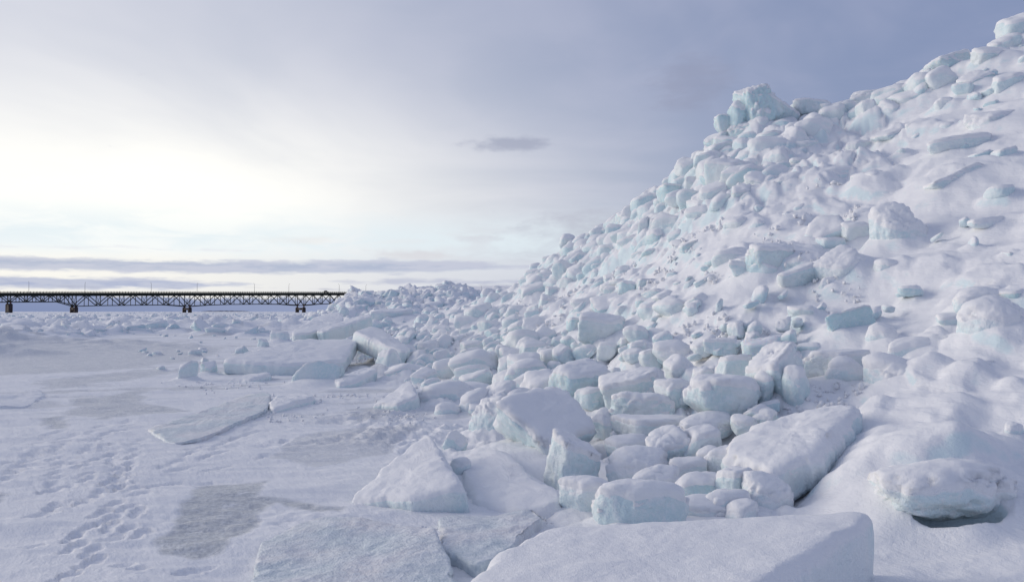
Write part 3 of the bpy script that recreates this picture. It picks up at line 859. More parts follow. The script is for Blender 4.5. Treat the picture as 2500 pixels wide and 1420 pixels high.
# wind drifts on the snow slope, drawn out up the slope
def drift(x, y):
    a, c = x * 0.52 - y * 0.85, x * 0.85 + y * 0.52        # along and across the ridge
    return n2d(a * 0.33, c, 1.1, 4, 2.0) * 0.10 + n2d(a * 0.4, c, 0.35, 2, 7.0) * 0.14 - 0.06 * np.abs(n2d(a * 0.25, c, 2.3, 3, 5.0))
dr = part_noise((on > 0) & front & (Dp < 140), drift)
Z = Z + on * dr * front * (0.4 + 0.6 * right_m) * (Dp < 140)
# half-buried blocks: steep on the downhill side, drawn out into a drift uphill
rb = np.random.default_rng(21)
def window(x, y, rad):
    a = math.atan2(x, y); r = math.hypot(x, y); da = rad / max(r, 0.5)
    i0, i1 = np.searchsorted(az, [a - da, a + da]); j0, j1 = np.searchsorted(rr, [r - rad, r + rad])
    if i1 <= i0 or j1 <= j0: return None
    return (np.arange(i0, i1)[:, None] * NR + np.arange(j0, j1)[None, :]).ravel()
add = np.zeros_like(Z)
for k in range(90):
    px = rb.uniform(1250, 2700) if k % 3 else rb.uniform(1900, 2650); t = rb.uniform(0.04, 0.97)
    d0 = np.interp(px, COL[:, 0], COL[:, 1]); dc = np.interp(px, COL[:, 0], COL[:, 2]); d = d0 + t * (dc - d0)
    x, y = (px - CXP) / F * d, d
    s = rb.uniform(0.12, 0.30) * (0.6 + d / 14)
    w = window(x, y, s * 4)
    if w is None: continue
    ang = 2.59 + rb.uniform(-0.4, 0.4)
    ux, uy = math.sin(ang), math.cos(ang)       # along the ridge
    lu = ((X[w] - x) * ux + (Y[w] - y) * uy) / (1.7 * s); lv = (X[w] - x) * uy - (Y[w] - y) * ux
    lv = np.where(lv > 0, lv / (0.5 * s), lv / (1.3 * s))
    q = lu * lu + lv * lv + 0.35 * noise3(np.stack([X[w] * 1.4 / s, Y[w] * 1.4 / s, np.full(len(w), k * 1.7)], 1))
    b = rb.uniform(0.14, 0.38) * s * (1 - sstep(0.25, 1.15, q))
    add[w] = np.maximum(add[w], b)
for hx, hy, s, hz in ((2250, 1175, .75, .2), (2350, 1150, .6, .14), (2240, 1060, .6, .15)):
    d = hit(hx, hy); x, y = (hx - CXP) / F * d, d
    w = window(x, y, s * 3)
    lu = Y[w] - y; lu = np.where(lu < 0, lu / (.5 * s), lu / (1.5 * s)); lv = (X[w] - x) / s
    q = lu * lu + lv * lv + 0.3 * n2d(X[w], Y[w], 1.6, 3, hx)
    add[w] = np.maximum(add[w], hz * (1 - sstep(0.2, 1.3, q)))
Z = Z + add
# relief of the lake ice
flat = (1 - on)
near = (1 - sstep(18, 45, Dp))
lk = (flat > 0) & (near > 0) & front
Z = Z + flat * near * part_noise(lk, lambda x, y: n2d(x * 0.45 + y * 0.2, y * 1.3 - x * 0.2, 0.9, 4, 1.0) * 0.03 + n2d(x * 0.5, y * 1.6, 3.0, 3, 4.0) * 0.016)
cr = near * sstep(560, 760, PX) * (PX < 1250) * (1 - sstep(0.1, 0.3, T)) * sstep(8, 9.5, Dp)
Z = Z + cr * part_noise(cr > 0, lambda x, y: sstep(0.0, 0.4, n2d(x, y, 0.35, 3, 15.0)) * (n2d(x, y, 2.6, 4, 25.0, 0.7) * 0.05 + 0.02))
Z = Z + on * front * near * part_noise((on > 0) & front & (near > 0), lambda x, y: n2d(x, y, 3.2, 3, 27.0, 0.6)) * 0.014
Z = Z + flat * near * part_noise(lk, lambda x, y: sstep(-0.15, 0.35, n2d(x, y, 0.45, 2, 12.0)) * np.abs(n2d(x * .7, y, 6.0, 3, 5.0))) * 0.022
fld = sstep(24, 60, Dp) * flat * (1 - sstep(500, 1500, Dp))
Z = Z + fld * part_noise((fld > 0) & front, lambda x, y: sstep(-0.25, 0.3, n2d(x, y, 0.045, 2, 8.0)) * (np.abs(n2d(x, y, 0.30, 4, 6.0, 0.6)) * 0.75 + n2d(x, y, 0.08, 2, 2.0) * 0.25))
# heaps on the left in the middle distance
for hx, hd, hz, hr in ((-30, 40, 0.55, 2.6), (40, 44, 0.4, 2.4), (20, 29, 0.35, 1.8), (-160, 33, 0.8, 3.0), (300, 75, 0.6, 6.0), (520, 70, 0.6, 5.0), (640, 62, 0.7, 5.0)):
    x, y = (hx - CXP) / F * hd, hd
    w = window(x, y, hr * 2.4)
    q = np.hypot((X[w] - x), (Y[w] - y)) / hr
    Z[w] += hz * np.exp(-q * q * 1.6) * (1 + 0.5 * n2d(X[w], Y[w], 0.9, 4, 3.0))

# snow banked up round every block
add = np.zeros_like(Z)
def bank(x, y, rad, top):
    w = window(x, y, rad * 2.3)
    if w is None: return
    q = np.hypot(X[w] - x, Y[w] - y) / rad + 0.18 * noise3(np.stack([X[w] * 1.5 / rad, Y[w] * 1.5 / rad, np.full(len(w), x)], 1))
    add[w] = np.maximum(add[w], top * (1 - sstep(0.5, 1.95, q)))
for cx, cy, w_, h_, lab, o in HEROES:
    d = hit(cx, cy + o.get('sink', .3) * h_) or float(np.interp(cx, COL[:, 0], COL[:, 2])) * .97
    c = P(cx, cy, d); Wm, Hm = w_ * d / F, h_ * d / F
    dep = o.get('depth', .9) * (Wm + Hm) / 2
    bank(c[0], c[1] + dep * (.18 if 'bank' not in o else .5), max(Wm, dep) / 2, Hm * o.get('bank', 0.21 if cy > 840 and cx < 2000 else 0.36))
for s in SCATTER:
    if s['pix'] > 14: bank(s['x'], s['y'], s['s'] * 0.5, s['s'] * s['flat'] * (0.14 if s['zone'] == 'foot' else 0.42))
Z = Z + add

# hollow under the overhang at the right, and gaps in the front jumble
for hx, hy, hr, hz in ((2270, 1284, 0.09, 0.6), (2305, 1284, 0.11, 0.9), (2345, 1277, 0.11, 0.9), (2385, 1264, 0.10, 0.8), (1475, 1100, 0.35, 0.35), (1500, 1180, 0.32, 0.3), (1340, 1172, 0.3, 0.2), (1185, 1100, .25, .2)):
    hd = hit(hx, hy); x, y = (hx - CXP) / F * hd, hd
    w = window(x, y, hr * 2)
    Z[w] -= hz * np.exp(-(((X[w] - x) / (hr * 1.3)) ** 2 + ((Y[w] - y) / hr) ** 2) * 1.5)

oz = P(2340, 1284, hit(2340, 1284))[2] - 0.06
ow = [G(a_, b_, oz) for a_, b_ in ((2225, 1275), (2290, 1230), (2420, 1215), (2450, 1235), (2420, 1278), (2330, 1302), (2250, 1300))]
dark_sheet_pts = np.array(ow)  # outline of the dark sheet laid inside the carved hollow
# footprints and drag marks trodden into the snow (photo pixel, width, length along the view, depth)
prints = []
for ax, ay in ((575, 1065), (740, 1050), (612, 1205), (602, 1278), (492, 1182), (430, 1385), (485, 1120), (915, 965), (842, 938), (945, 1097), (760, 910), (538, 908),
               (660, 832), (690, 782), (745, 750), (575, 715), (577, 745), (880, 806), (840, 776), (630, 642), (742, 612), (838, 630), (880, 655), (668, 975), (735, 1005),
               (360, 922), (835, 1075), (480, 630), (30, 635), (640, 470), (700, 440), (760, 420), (600, 525), (575, 545), (690, 520), (480, 495), (430, 520), (830, 410), (620, 600),
               (700, 575), (545, 660), (700, 380), (850, 380), (1900, 480), (1760, 590), (390, 930)):
    prints.append((ax / 2.731, 900 + ay / 2.731, 0.05, 0.125, 0.020, 0.0))
for trail in range(6):
    x0_, y0_ = rb.uniform(-40, 420), rb.uniform(1120, 1240); vx_, vy_ = rb.uniform(-6, 26), rb.uniform(-13, -8)
    for st_ in range(12):
        prints.append((x0_ + vx_ * st_ * rb.uniform(.8, 1.2), y0_ + vy_ * st_ + rb.uniform(-3, 3), 0.05, 0.125, 0.016, 0.0))
for ax, ay, ln, sl_ in ((215, 1170, 200, 8), (270, 980, 280, 14), (330, 820, 180, 12), (470, 785, 100, 8), (350, 655, 190, 10), (60, 745, 130, 10), (70, 690, 120, 16), (165, 682, 120, 20),
                        (560, 875, 240, 12), (920, 845, 180, 12), (820, 710, 200, -2), (1090, 765, 290, 12), (1200, 670, 200, 14), (1440, 665, 230, 12), (1290, 530, 190, 12), (1450, 570, 200, 16),
                        (350, 560, 120, 4), (240, 600, 110, 14), (460, 590, 120, 8), (690, 540, 180, 8), (210, 635, 110, 6), (130, 545, 120, 4), (1370, 590, 120, 10), (1620, 440, 240, 14), (1360, 750, 150, 14),
                        (820, 1300, 180, 8), (930, 1330, 170, 8), (1300, 1335, 300, 12), (760, 1130, 200, 6)):
    L_ = ln / 2.731
    prints.append((ax / 2.731, 900 + ay / 2.731, L_, None, 0.017, sl_))
for px, py, hw, hl, dep, tilt in prints:
    g = G(px, py)
    if hl is None:
        g2 = G(px + hw / 2, py - hw / 2 * math.tan(math.radians(tilt)))
        dv_ = g2[:2] - g[:2]; ln = np.linalg.norm(dv_); ux, uy = dv_ / ln
        w = window(g[0], g[1], ln + 0.3)
        lu = ((X[w] - g[0]) * ux + (Y[w] - g[1]) * uy) / min(ln, 0.42); lv = ((X[w] - g[0]) * uy - (Y[w] - g[1]) * ux) / 0.05
    else:
        an = rb.uniform(-0.25, 0.25); ux, uy = math.sin(an), math.cos(an)
        w = window(g[0], g[1], 0.4)
        lu = ((X[w] - g[0]) * ux + (Y[w] - g[1]) * uy); lv = ((X[w] - g[0]) * uy - (Y[w] - g[1]) * ux)
        qs = np.hypot((lu - 0.045) / 0.095, lv / 0.056); qh = np.hypot((lu + 0.10) / 0.052, lv / 0.045)
        lu, lv = np.minimum(qs, qh), 0.0
    q = np.sqrt(lu ** 2 + lv ** 2) + 0.10 * noise3(np.stack([X[w] * 14, Y[w] * 14, np.full(len(w), px)], 1))
    Z[w] += (-dep * (1 - sstep(0.86, 1.05, q)) + 0.25 * dep * np.exp(-((q - 1.2) / 0.14) ** 2)) * flat[w]

# bare grey ice: patches with outlines of their own
bare = np.zeros_like(Z)
nearg = np.nonzero((Dp < 60) & (np.abs(A).ravel() < math.radians(40)) & (PX < 1300))[0]
gx_, gy_, gd_ = X[nearg], Y[nearg], Dp[nearg]
wx = gx_ + 0.10 * n2d(gx_, gy_, 2.2, 4, 1.5) * (gd_ / 7); wy = gy_ + 0.14 * n2d(gx_, gy_, 2.2, 4, 6.5) * (gd_ / 7)
def inside(poly, x, y):
    c = np.zeros(len(x), bool); n = len(poly)
    for i in range(n):
        (x1, y1), (x2, y2) = poly[i], poly[(i + 1) % n]
        k = ((y1 > y) != (y2 > y)) & (x < (x2 - x1) * (y - y1) / (y2 - y1 + 1e-12) + x1)
        c ^= k
    return c
for poly, amt in ((((388, 1335), (436, 1232), (470, 1192), (545, 1172), (622, 1178), (640, 1212), (760, 1226), (862, 1246), (760, 1244), (640, 1226), (622, 1256), (596, 1308), (560, 1342), (470, 1362)), 0.9),
                  (((168, 1012), (178, 974), (350, 953), (345, 985), (470, 1002), (250, 1026)), 0.62),
                  (((100, 1020), (165, 1018), (160, 1050), (110, 1046)), 0.7),
                  (((-60, 1195), (26, 1200), (22, 1228), (-60, 1240)), 0.75),
                  (((660, 1120), (700, 1070), (900, 1040), (1010, 1050), (960, 1100), (780, 1140)), 0.42),
                  (((-200, 838), (300, 828), (560, 850), (470, 880), (250, 905), (-200, 925)), 0.50),
                  (((100, 925), (400, 900), (420, 912), (120, 950)), 0.5),
                  (((860, 1000), (930, 985), (960, 1010), (900, 1032), (850, 1022)), 0.55)):
    wp = [tuple(G(a, b)[:2]) for a, b in poly]
    m = nearg[inside(wp, wx, wy)]
    bare[m] = np.maximum(bare[m], amt)
bg_ = bare.reshape(NA, NR)
for _ in range(1):
    bg_ = (bg_ + np.roll(bg_, 1, 0) + np.roll(bg_, -1, 0)) / 3
    bg_ = (bg_ + np.roll(bg_, 1, 1) + np.roll(bg_, -1, 1)) / 3
bare = bg_.ravel()
# wind-scoured streaks of thin grey ice over the whole near lake
sc = np.zeros_like(Z)
sc[nearg] = sstep(0.05, 0.5, n2d(gx_ * 0.35 + gy_ * 0.1, gy_ * 1.0 - gx_ * 0.08, 0.8, 5, 31.0, 0.6)) * 0.55 * sstep(9, 16, gd_)
bare = np.maximum(bare, sc * flat)
Z = Z - 0.006 * bare
Z[Rr.ravel() > 2500] -= 0.0

V = np.stack([X, Y, Z], 1)
i = np.arange(NA - 1)[:, None] * NR; j = np.arange(NR - 1)[None, :]
q = (i + j).ravel()
quads = np.stack([q, q + 1, q + NR + 1, q + NR], 1)
nrm_z = np.cross(V[quads[0, 1]] - V[quads[0, 0]], V[quads[0, 3]] - V[quads[0, 0]])[2]
if nrm_z < 0: quads = quads[:, ::-1]
is_ridge = (Z[quads].mean(1) > -1) & ((np.maximum(zr, zp)[quads]).max(1) > 0.02)


def sheet(name, sel, mat):
    f = quads[sel]
    u, inv = np.unique(f, return_inverse=True)
    o = mesh_obj(name, V[u], inv.reshape(f.shape), mat)
    a = o.data.attributes.new('bare', 'FLOAT', 'POINT'); a.data.foreach_set('value', bare[u].astype(np.float32))
    o['kind'] = 'structure'
    return o


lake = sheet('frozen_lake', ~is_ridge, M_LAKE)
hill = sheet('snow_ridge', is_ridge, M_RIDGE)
# the middle of the sheet, under the camera
th = az[:-1]
cv = np.concatenate([[[0, 0, 0]], V.reshape(NA, NR, 3)[:-1, 0]])
n_ = len(th); ii = np.arange(n_)
mesh_obj('snow_underfoot', cv, np.stack([np.zeros(n_, int), 1 + (ii + 1) % n_, 1 + ii], 1), M_LAKE)['kind'] = 'structure'

wm_, wnt, wb = new_mat('hollow_shade_dark'); wb.inputs['Base Color'].default_value = (0.012, 0.022, 0.03, 1); setp(wb, rough=0.3, spec=0.3)  # near-black sheet added so the hollow under the overhang looks deeply shaded
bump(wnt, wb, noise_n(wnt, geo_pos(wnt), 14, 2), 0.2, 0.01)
wc = dark_sheet_pts.mean(0); nw = len(dark_sheet_pts)
mesh_obj('hollow_dark_sheet', np.concatenate([[wc], dark_sheet_pts]), np.array([(0, 1 + (k + 1) % nw, 1 + k) for k in range(nw)]), wm_)['kind'] = 'structure'

# far low shore on the horizon
d_ = 7000.0
a_ = np.linspace(0, 1, 60); xs = ((492 + a_ * 116) - CXP) / F * d_
hh = 9.0 * np.sin(a_ * math.pi) ** 0.35 * (0.75 + 0.35 * fbm(np.stack([a_ * 9, a_ * 0, a_ * 0 + 2], 1), 3))
sv = np.concatenate([np.stack([xs, np.full(60, d_ - 60), np.full(60, -3.0)], 1), np.stack([xs, np.full(60, d_), hh + 1.0], 1), np.stack([xs, np.full(60, d_ + 60), np.full(60, -3.0)], 1)])
k_ = np.arange(59)
mesh_obj('far_shore', sv, np.concatenate([np.stack([k_, k_ + 1, k_ + 61, k_ + 60], 1), np.stack([k_ + 60, k_ + 61, k_ + 121, k_ + 120], 1)]), M_SHORE)['kind'] = 'structure'
# ------------------------------------------------------------------ the bridge
B_X0, B_Y0, B_C, B_N = -518.0, 1000.0, 0.7638, 0.6457
def deck_z(s): return 24.9 + s * 0.0151
def bpt(s, side, z):
    """point on the bridge: s metres along it, side metres across (+ is away from the camera), z height"""
    return Vector((B_X0 + s * B_C - side * B_N, B_Y0 + s * B_N + side * B_C, z))
BROOT = bpy.data.objects.new('truss_bridge', None)
BROOT.location = bpt(-27, 0, 0); C.objects.link(BROOT)
tag(BROOT, 'dark steel deck-truss road bridge on brown piers crossing the frozen strait', 'bridge')
UNIT = {}
def unit_cube(mat):
    if mat.name not in UNIT:
        bm = bmesh.new(); bmesh.ops.create_cube(bm, size=1.0)
        me = bpy.data.meshes.new('beam'); bm.to_mesh(me); bm.free(); me.materials.append(mat); UNIT[mat.name] = me
    return UNIT[mat.name]
def beam(name, a, b, w, h, mat, parent, origin):
    """a straight steel member from a to b"""
    o = bpy.data.objects.new(name, unit_cube(mat))
    d = b - a; L_ = d.length; x = d.normalized()
    yv = Vector((-B_N, B_C, 0)); zv = x.cross(yv)
    if zv.length < 1e-3: zv = Vector((1, 0, 0))
    zv.normalize(); yv = zv.cross(x)
    M = Matrix((x * L_, yv * w, zv * h)).transposed().to_4x4()
    M.translation = (a + b) / 2 - origin
    C.objects.link(o); o.parent = parent; o.matrix_basis = M
    return o
ORG = BROOT.location.copy()
S0, S1 = -300.0, 860.0
HALF = 11.0
def deck_strip(name, side0, side1, zt, zb, mat, parent, n=40):
    v, f = [], []
    for s in np.linspace(S0, S1, n):
        z = deck_z(s)
        for sd, zz in ((side0, z + zt), (side1, z + zt), (side1, z + zb), (side0, z + zb)):
            v.append(bpt(s, sd, zz)[:])
    for k in range(n - 1):
        for e in range(4):
            f.append((k * 4 + e, k * 4 + (e + 1) % 4, (k + 1) * 4 + (e + 1) % 4, (k + 1) * 4 + e))
    return mesh_obj(name, np.array(v), np.array(f), mat, parent, ORG[:], smooth=False)
deck_strip('deck', -12.5, 12.5, 0.0, -0.6, M_DECK, BROOT)
deck_strip('deck_girder', -12.2, -11.4, -0.6, -2.6, M_DECK, BROOT)
deck_strip('deck_girder', 11.4, 12.2, -0.6, -2.6, M_DECK, BROOT)
for sd in (-12.3, 12.1):
    rl = deck_strip('railing', sd, sd + 0.2, 1.25, 0.95, M_STEEL, BROOT)
    pv, pf = [], []
    for s in np.arange(S0, S1, 3.35):
        z = deck_z(s); b = len(pv)
        for ds in (-.16, .16):
            for dd in (-.12, .32):
                pv.append(bpt(s + ds, sd + dd, z - .05)[:]); pv.append(bpt(s + ds, sd + dd, z + 1.75)[:])
        pf += [(b, b + 1, b + 3, b + 2), (b + 4, b + 6, b + 7, b + 5), (b, b + 4, b + 5, b + 1), (b + 2, b + 3, b + 7, b + 6), (b + 1, b + 5, b + 7, b + 3)]
    mesh_obj('railing_post', np.array(pv), np.array(pf), M_STEEL, BROOT, ORG[:], smooth=False)['kind'] = 'stuff'

L1 = 27.1
def truss(nodes, depths, label=None):
    """bays between bottom nodes; depths below the top chord at each bottom node"""
    t = bpy.data.objects.new('truss_span', None); t.location = bpt(nodes[0], 0, 0) - ORG; C.objects.link(t); t.parent = BROOT
    org = bpt(nodes[0], 0, 0)
    n = len(nodes) - 1
    for sd in (-HALF, HALF):
        top = lambda s: bpt(s, sd, deck_z(s) - 3.3)
        bot = [bpt(s, sd, deck_z(s) - 3.3 - dp) for s, dp in zip(nodes, depths)]
        beam('top_chord', top(nodes[0]), top(nodes[-1]), 0.9, 1.1, M_STEEL, t, org)
        for k in range(n):
            a, b = nodes[k], nodes[k + 1]; m = (a + b) / 2
            beam('bottom_chord', bot[k], bot[k + 1], 0.9, 1.0, M_STEEL, t, org)
            beam('diagonal', bot[k], top(m), 0.7, 0.95, M_STEEL, t, org)
            beam('diagonal', top(m), bot[k + 1], 0.7, 0.95, M_STEEL, t, org)
            beam('post', bot[k], top(a), 0.6, 0.75, M_STEEL, t, org)
            beam('post', (bot[k] + bot[k + 1]) / 2, top(m), 0.6, 0.7, M_STEEL, t, org)
        beam('post', bot[n], top(nodes[-1]), 0.6, 0.9, M_STEEL, t, org)
        for s in nodes: beam('deck_bracket', top(s), bpt(s, sd, deck_z(s) - 0.5), 1.6, 2.2, M_STEEL, t, org)
    for k in range(n + 1):          # sway frames between the two trusses
        s = nodes[k]; zt = deck_z(s) - 3.3; zb = zt - depths[k]
        beam('sway_brace', bpt(s, -HALF, zt), bpt(s, HALF, zb), 0.35, 0.35, M_STEEL, t, org)
        beam('sway_brace', bpt(s, HALF, zt), bpt(s, -HALF, zb), 0.35, 0.35, M_STEEL, t, org)
    return t
ls = (95.4 - 27.1) / 4
truss([-95.4 - 5 * ls + ls * k for k in range(6)], [7.6] * 6)
truss([-95.4 + ls * k for k in range(5)], [7.6, 7.6, 7.6, 7.6, 13.2])
truss([-27.1 + L1 * k for k in range(6)], [13.2, 12.7, 12.7, 12.6, 12.6, 15.0])
truss([4 * L1 + L1 * k for k in range(7)], [15.0, 13.4, 12.8, 12.8, 12.8, 13.4, 15.6])
truss([10 * L1 + L1 * k for k in range(7)], [15.6, 13.6, 13.0, 13.0, 13.0, 13.6, 15.8])

def pier(s, top, solid, notch, label):
    """two stout columns under the trusses joined by a wall"""
    v, f = [], []
    def bxx(s0, s1, d0, d1, z0, z1):
        b = len(v)
        for z in (z0, z1):
            for (ss_, dd) in ((s0, d0), (s1, d0), (s1, d1), (s0, d1)): v.append(bpt(ss_, dd, z)[:])
        for q in ((0, 3, 2, 1), (4, 5, 6, 7), (0, 1, 5, 4), (1, 2, 6, 5), (2, 3, 7, 6), (3, 0, 4, 7)): f.append([b + e for e in q])
    for sd in (-HALF, HALF):
        bxx(s - 1.9, s + 1.9, sd - 2.2, sd + 2.2, -2.0, top)
        bxx(s - 1.3, s + 1.3, sd - 1.5, sd + 1.5, top, top + 0.8)
    bxx(s - 1.4, s + 1.4, -HALF + 2.2, HALF - 2.2, -2.0 if solid else top - notch, top - 0.25)
    p = mesh_obj('pier', np.array(v), np.array(f), M_PIER, BROOT, ORG[:], smooth=False)
    p['label'] = label
    for sd in (-HALF, HALF):
        zb = deck_z(s) - 3.3 - (7.6 if solid else 13.2)
        a, b = bpt(s, sd, top + 0.8), bpt(s, sd, max(zb, top + 1.4))
        beam('bearing_post', a, b, 1.3, 1.3, M_BEAR, p, ORG)
pier(-95.4, 10.2, True, 0, 'tall solid brown pier')
pier(-27.1, 6.8, False, 3.6, 'brown pier with a narrow slot')
pier(4 * L1, 6.6, False, 3.0, 'brown H-shaped pier')
pier(10 * L1, 7.2, False, 3.4, 'brown pier half hidden by the ice pile')
pier(16 * L1, 8.0, False, 3.4, None) if False else None

def s_of(px):
    k = (px - CXP) / F
    return (k * B_Y0 - B_X0) / (B_C - k * B_N)
def lamp(px, side, label):
    s = s_of(px)
    for _ in range(4):      # settle on the s whose lamp stands at this column from its side of the deck
        q = bpt(s, side, 0); s += ((px - CXP) / F * q.y - q.x) / (B_C - (px - CXP) / F * B_N)
    base = bpt(s, side, deck_z(s))
    r = bpy.data.objects.new('street_lamp', None); r.location = base; C.objects.link(r)
    tag(r, label, 'street lamp', 'street lamps along the bridge')
    h = 13.2
    v, f = [], []
    path = [Vector((0, 0, 0)), Vector((0, 0, h * .5)), Vector((0, 0, h * .86))]
    inw = Vector((-B_N, B_C, 0)) * (-1 if side > 0 else 1)
    arm = [Vector((0, 0, h * .86)) + inw * (2.6 * math.sin(a) ** 2) + Vector((0, 0, h * .14 * math.sin(a))) for a in np.linspace(0, math.pi / 2, 7)]
    def tube(pts, r0_, r1_, nm):
        v, f = [], []
        for i_, p_ in enumerate(pts):
            r_ = r0_ + (r1_ - r0_) * i_ / (len(pts) - 1)
            for k in range(6): v.append((p_ + Vector((math.cos(k * math.pi / 3), math.sin(k * math.pi / 3), 0)) * r_)[:])
        for i_ in range(len(pts) - 1):
            for k in range(6): f.append((i_ * 6 + k, i_ * 6 + (k + 1) % 6, i_ * 6 + 6 + (k + 1) % 6, i_ * 6 + 6 + k))
        mesh_obj(nm, np.array(v), np.array(f), M_LAMP, r)
    tube(path, 0.24, 0.17, 'pole'); tube(arm, 0.17, 0.11, 'arm')
    e = arm[-1]
    bm = bmesh.new(); bmesh.ops.create_uvsphere(bm, u_segments=8, v_segments=6, radius=1.0)
    me = bpy.data.meshes.new('lamp_head'); bmesh.ops.scale(bm, vec=(0.55, 0.55, 0.16), verts=bm.verts); bmesh.ops.translate(bm, vec=e, verts=bm.verts)
    bm.to_mesh(me); bm.free(); me.materials.append(M_LAMP)
    o = bpy.data.objects.new('lamp_head', me); C.objects.link(o); o.parent = r
for px, sd, lab in ((70, -12, 'street lamp on the bridge right of the tall solid pier'), (207, 12, 'street lamp on the bridge just right of the slotted pier'),
                    (369, -12, 'street lamp over the middle of the bridge span between slotted and H-shaped piers'), (481, 12, 'street lamp on the bridge just right of the H-shaped pier'),
                    (621, -12, 'street lamp over the middle of the bridge span right of the H-shaped pier'), (705, 12, 'street lamp on the bridge left of the half-hidden pier'),
                    (828, -12, 'street lamp on the bridge where the deck meets the ice pile'), (893, 12, 'street lamp rising behind the left hump of the distant ice pile'),
                    (999, -12, 'street lamp tip just above the middle of the distant ice pile'), (1051, 12, 'street lamp tip left of the highest part of the distant ice pile'),
                    (1175, -12, 'lone street lamp in the gap left of the snow ridge')):
    lamp(px, sd, lab)

def vehicle(px, length, height, label, cat, name, boxy):
    s = s_of(px)
    r = bpy.data.objects.new(name, None); z = deck_z(s)
    side = -6.5
    for _ in range(4):
        q = bpt(s, side, 0); s += ((px - CXP) / F * q.y - q.x) / (B_C - (px - CXP) / F * B_N)
    r.location = bpt(s, side, deck_z(s)); r.rotation_euler = (0, 0, math.atan2(B_N, B_C)); C.objects.link(r)
    tag(r, label, cat)
    w = 2.1
    def prism(nm, prof, w0, mat, par=r):
        v = [(x_, -w0 / 2, z_) for x_, z_ in prof] + [(x_, w0 / 2, z_) for x_, z_ in prof]
        n = len(prof); bm = bmesh.new(); vv = [bm.verts.new(c_) for c_ in v]
        bm.faces.new(vv[:n]); bm.faces.new(vv[n:][::-1])
        for k in range(n): bm.faces.new((vv[k], vv[n + k], vv[n + (k + 1) % n], vv[(k + 1) % n]))
        bmesh.ops.recalc_face_normals(bm, faces=bm.faces)
        bmesh.ops.bevel(bm, geom=list(bm.edges), offset=0.06, segments=1, affect='EDGES')
        me = bpy.data.meshes.new(nm); bm.to_mesh(me); bm.free(); me.materials.append(mat)
        o = bpy.data.objects.new(nm, me); C.objects.link(o); o.parent = par
        return o
    l2 = length / 2
    if boxy:
        prism('body', [(-l2, .7), (l2 * .45, .7), (l2 * .45, height), (-l2, height)], w, M_CAR)
        prism('cab', [(l2 * .5, .7), (l2, .7), (l2, height * .55), (l2 * .85, height * .85), (l2 * .5, height * .85)], w, M_CAR)
    else:
        prism('body', [(-l2, .5), (l2, .5), (l2, .95), (l2 * .6, height * .58), (-l2, height * .62)], w, M_CAR)
        prism('cabin', [(-l2 * .85, height * .58), (l2 * .5, height * .57), (l2 * .22, height), (-l2 * .62, height)], w * .9, M_CAR)
    for sx in (-.62, .62):
        for sy in (-1, 1):
            bm = bmesh.new(); bmesh.ops.create_cone(bm, segments=14, radius1=.48, radius2=.48, depth=.3, cap_ends=True)
            bmesh.ops.rotate(bm, matrix=Matrix.Rotation(math.pi / 2, 3, 'X'), verts=bm.verts)
            bmesh.ops.translate(bm, vec=(sx * l2, sy * w * .46, .48), verts=bm.verts)
            me = bpy.data.meshes.new('wheel'); bm.to_mesh(me); bm.free(); me.materials.append(M_TYRE)
            o = bpy.data.objects.new('wheel', me); C.objects.link(o); o.parent = r
vehicle(796, 8.0, 3.2, 'dark car driving on the bridge beside the ice pile', 'car', 'car', False)
vehicle(869, 6.5, 3.6, 'dark truck on the bridge peeping over the ice pile', 'truck', 'truck', True)

# ------------------------------------------------------------------ the great slabs
def at(px, py, d): return P(px, py, d)
slab('ice_slab', [at(1044, 1052, 8.25), at(850, 1224, 6.75), at(1000, 1214, 6.40), at(1136, 1190, 6.34)], 0.30, 'triangular wedge-shaped slab with thick fluted front edge', cap=.03, edge=.05, flute=.022, round_=2, seed=1)
slab('ice_slab', [at(1112, 1112, 8.5), at(1225, 1106, 8.55), at(1378, 1204, 6.62), at(1384, 1250, 6.15), at(1270, 1262, 6.2), at(1145, 1240, 6.6)], 0.22, 'snow-blanketed slab between the triangular slab and the dome block', cap=.05, edge=.09, round_=6, seed=2)
slab('ice_slab', [G(1300, 1240, .08), G(1332, 1258, .08), G(1240, 1340, .08), G(1170, 1378, .08), G(1082, 1335, .06), G(1070, 1255, .06)], 0.14, 'low frosted plate with scoured grey patches in front of the snow-blanketed slab', mat=M_PLATE, cap=0, edge=.03, seed=3)
slab('ice_slab', [G(636, 1326, .03), G(738, 1264, .07), G(872, 1258, .10), G(1062, 1284, .12), G(1126, 1424, .11), G(1150, 1560, .09), G(560, 1560, .05), G(602, 1424, .04)], 0.15, 'bare frosted pale-blue plate at the bottom edge, left of the large near slab', mat=M_PLATE, cap=0, edge=.025, round_=2, flute=.01, seed=4, nth=260, top_n=26)
slab('ice_slab', [at(1200, 1354, 4.35), at(1336, 1270, 4.95), at(1750, 1280, 4.95), at(2150, 1244, 4.95), at(1882, 1420, 3.55), at(1780, 1560, 2.9), at(1080, 1600, 3.0), at(1130, 1424, 3.85)], 0.42, 'large near slab with frosty top and shaded right face at the bottom edge', cap=.015, edge=.07, round_=3, flute=.015, rough=.006, seed=5, nth=300, top_n=30, mat=M_SNOWY)
d5 = lambda a, b, k: at(a, b, (hit(a, b) or 9) - k)
slab('ice_slab', [d5(1752, 1128, .5), d5(1770, 1076, .5), d5(1900, 1010, .56), d5(2050, 985, .6), d5(2106, 1000, .62), d5(2060, 1062, .68), d5(2006, 1110, .7), d5(1880, 1150, .68)], 0.30, 'long snow-covered slab with shaggy dark lower edge on the slope', cap=.045, edge=.1, round_=5, flute=.035, seed=6, nth=260)
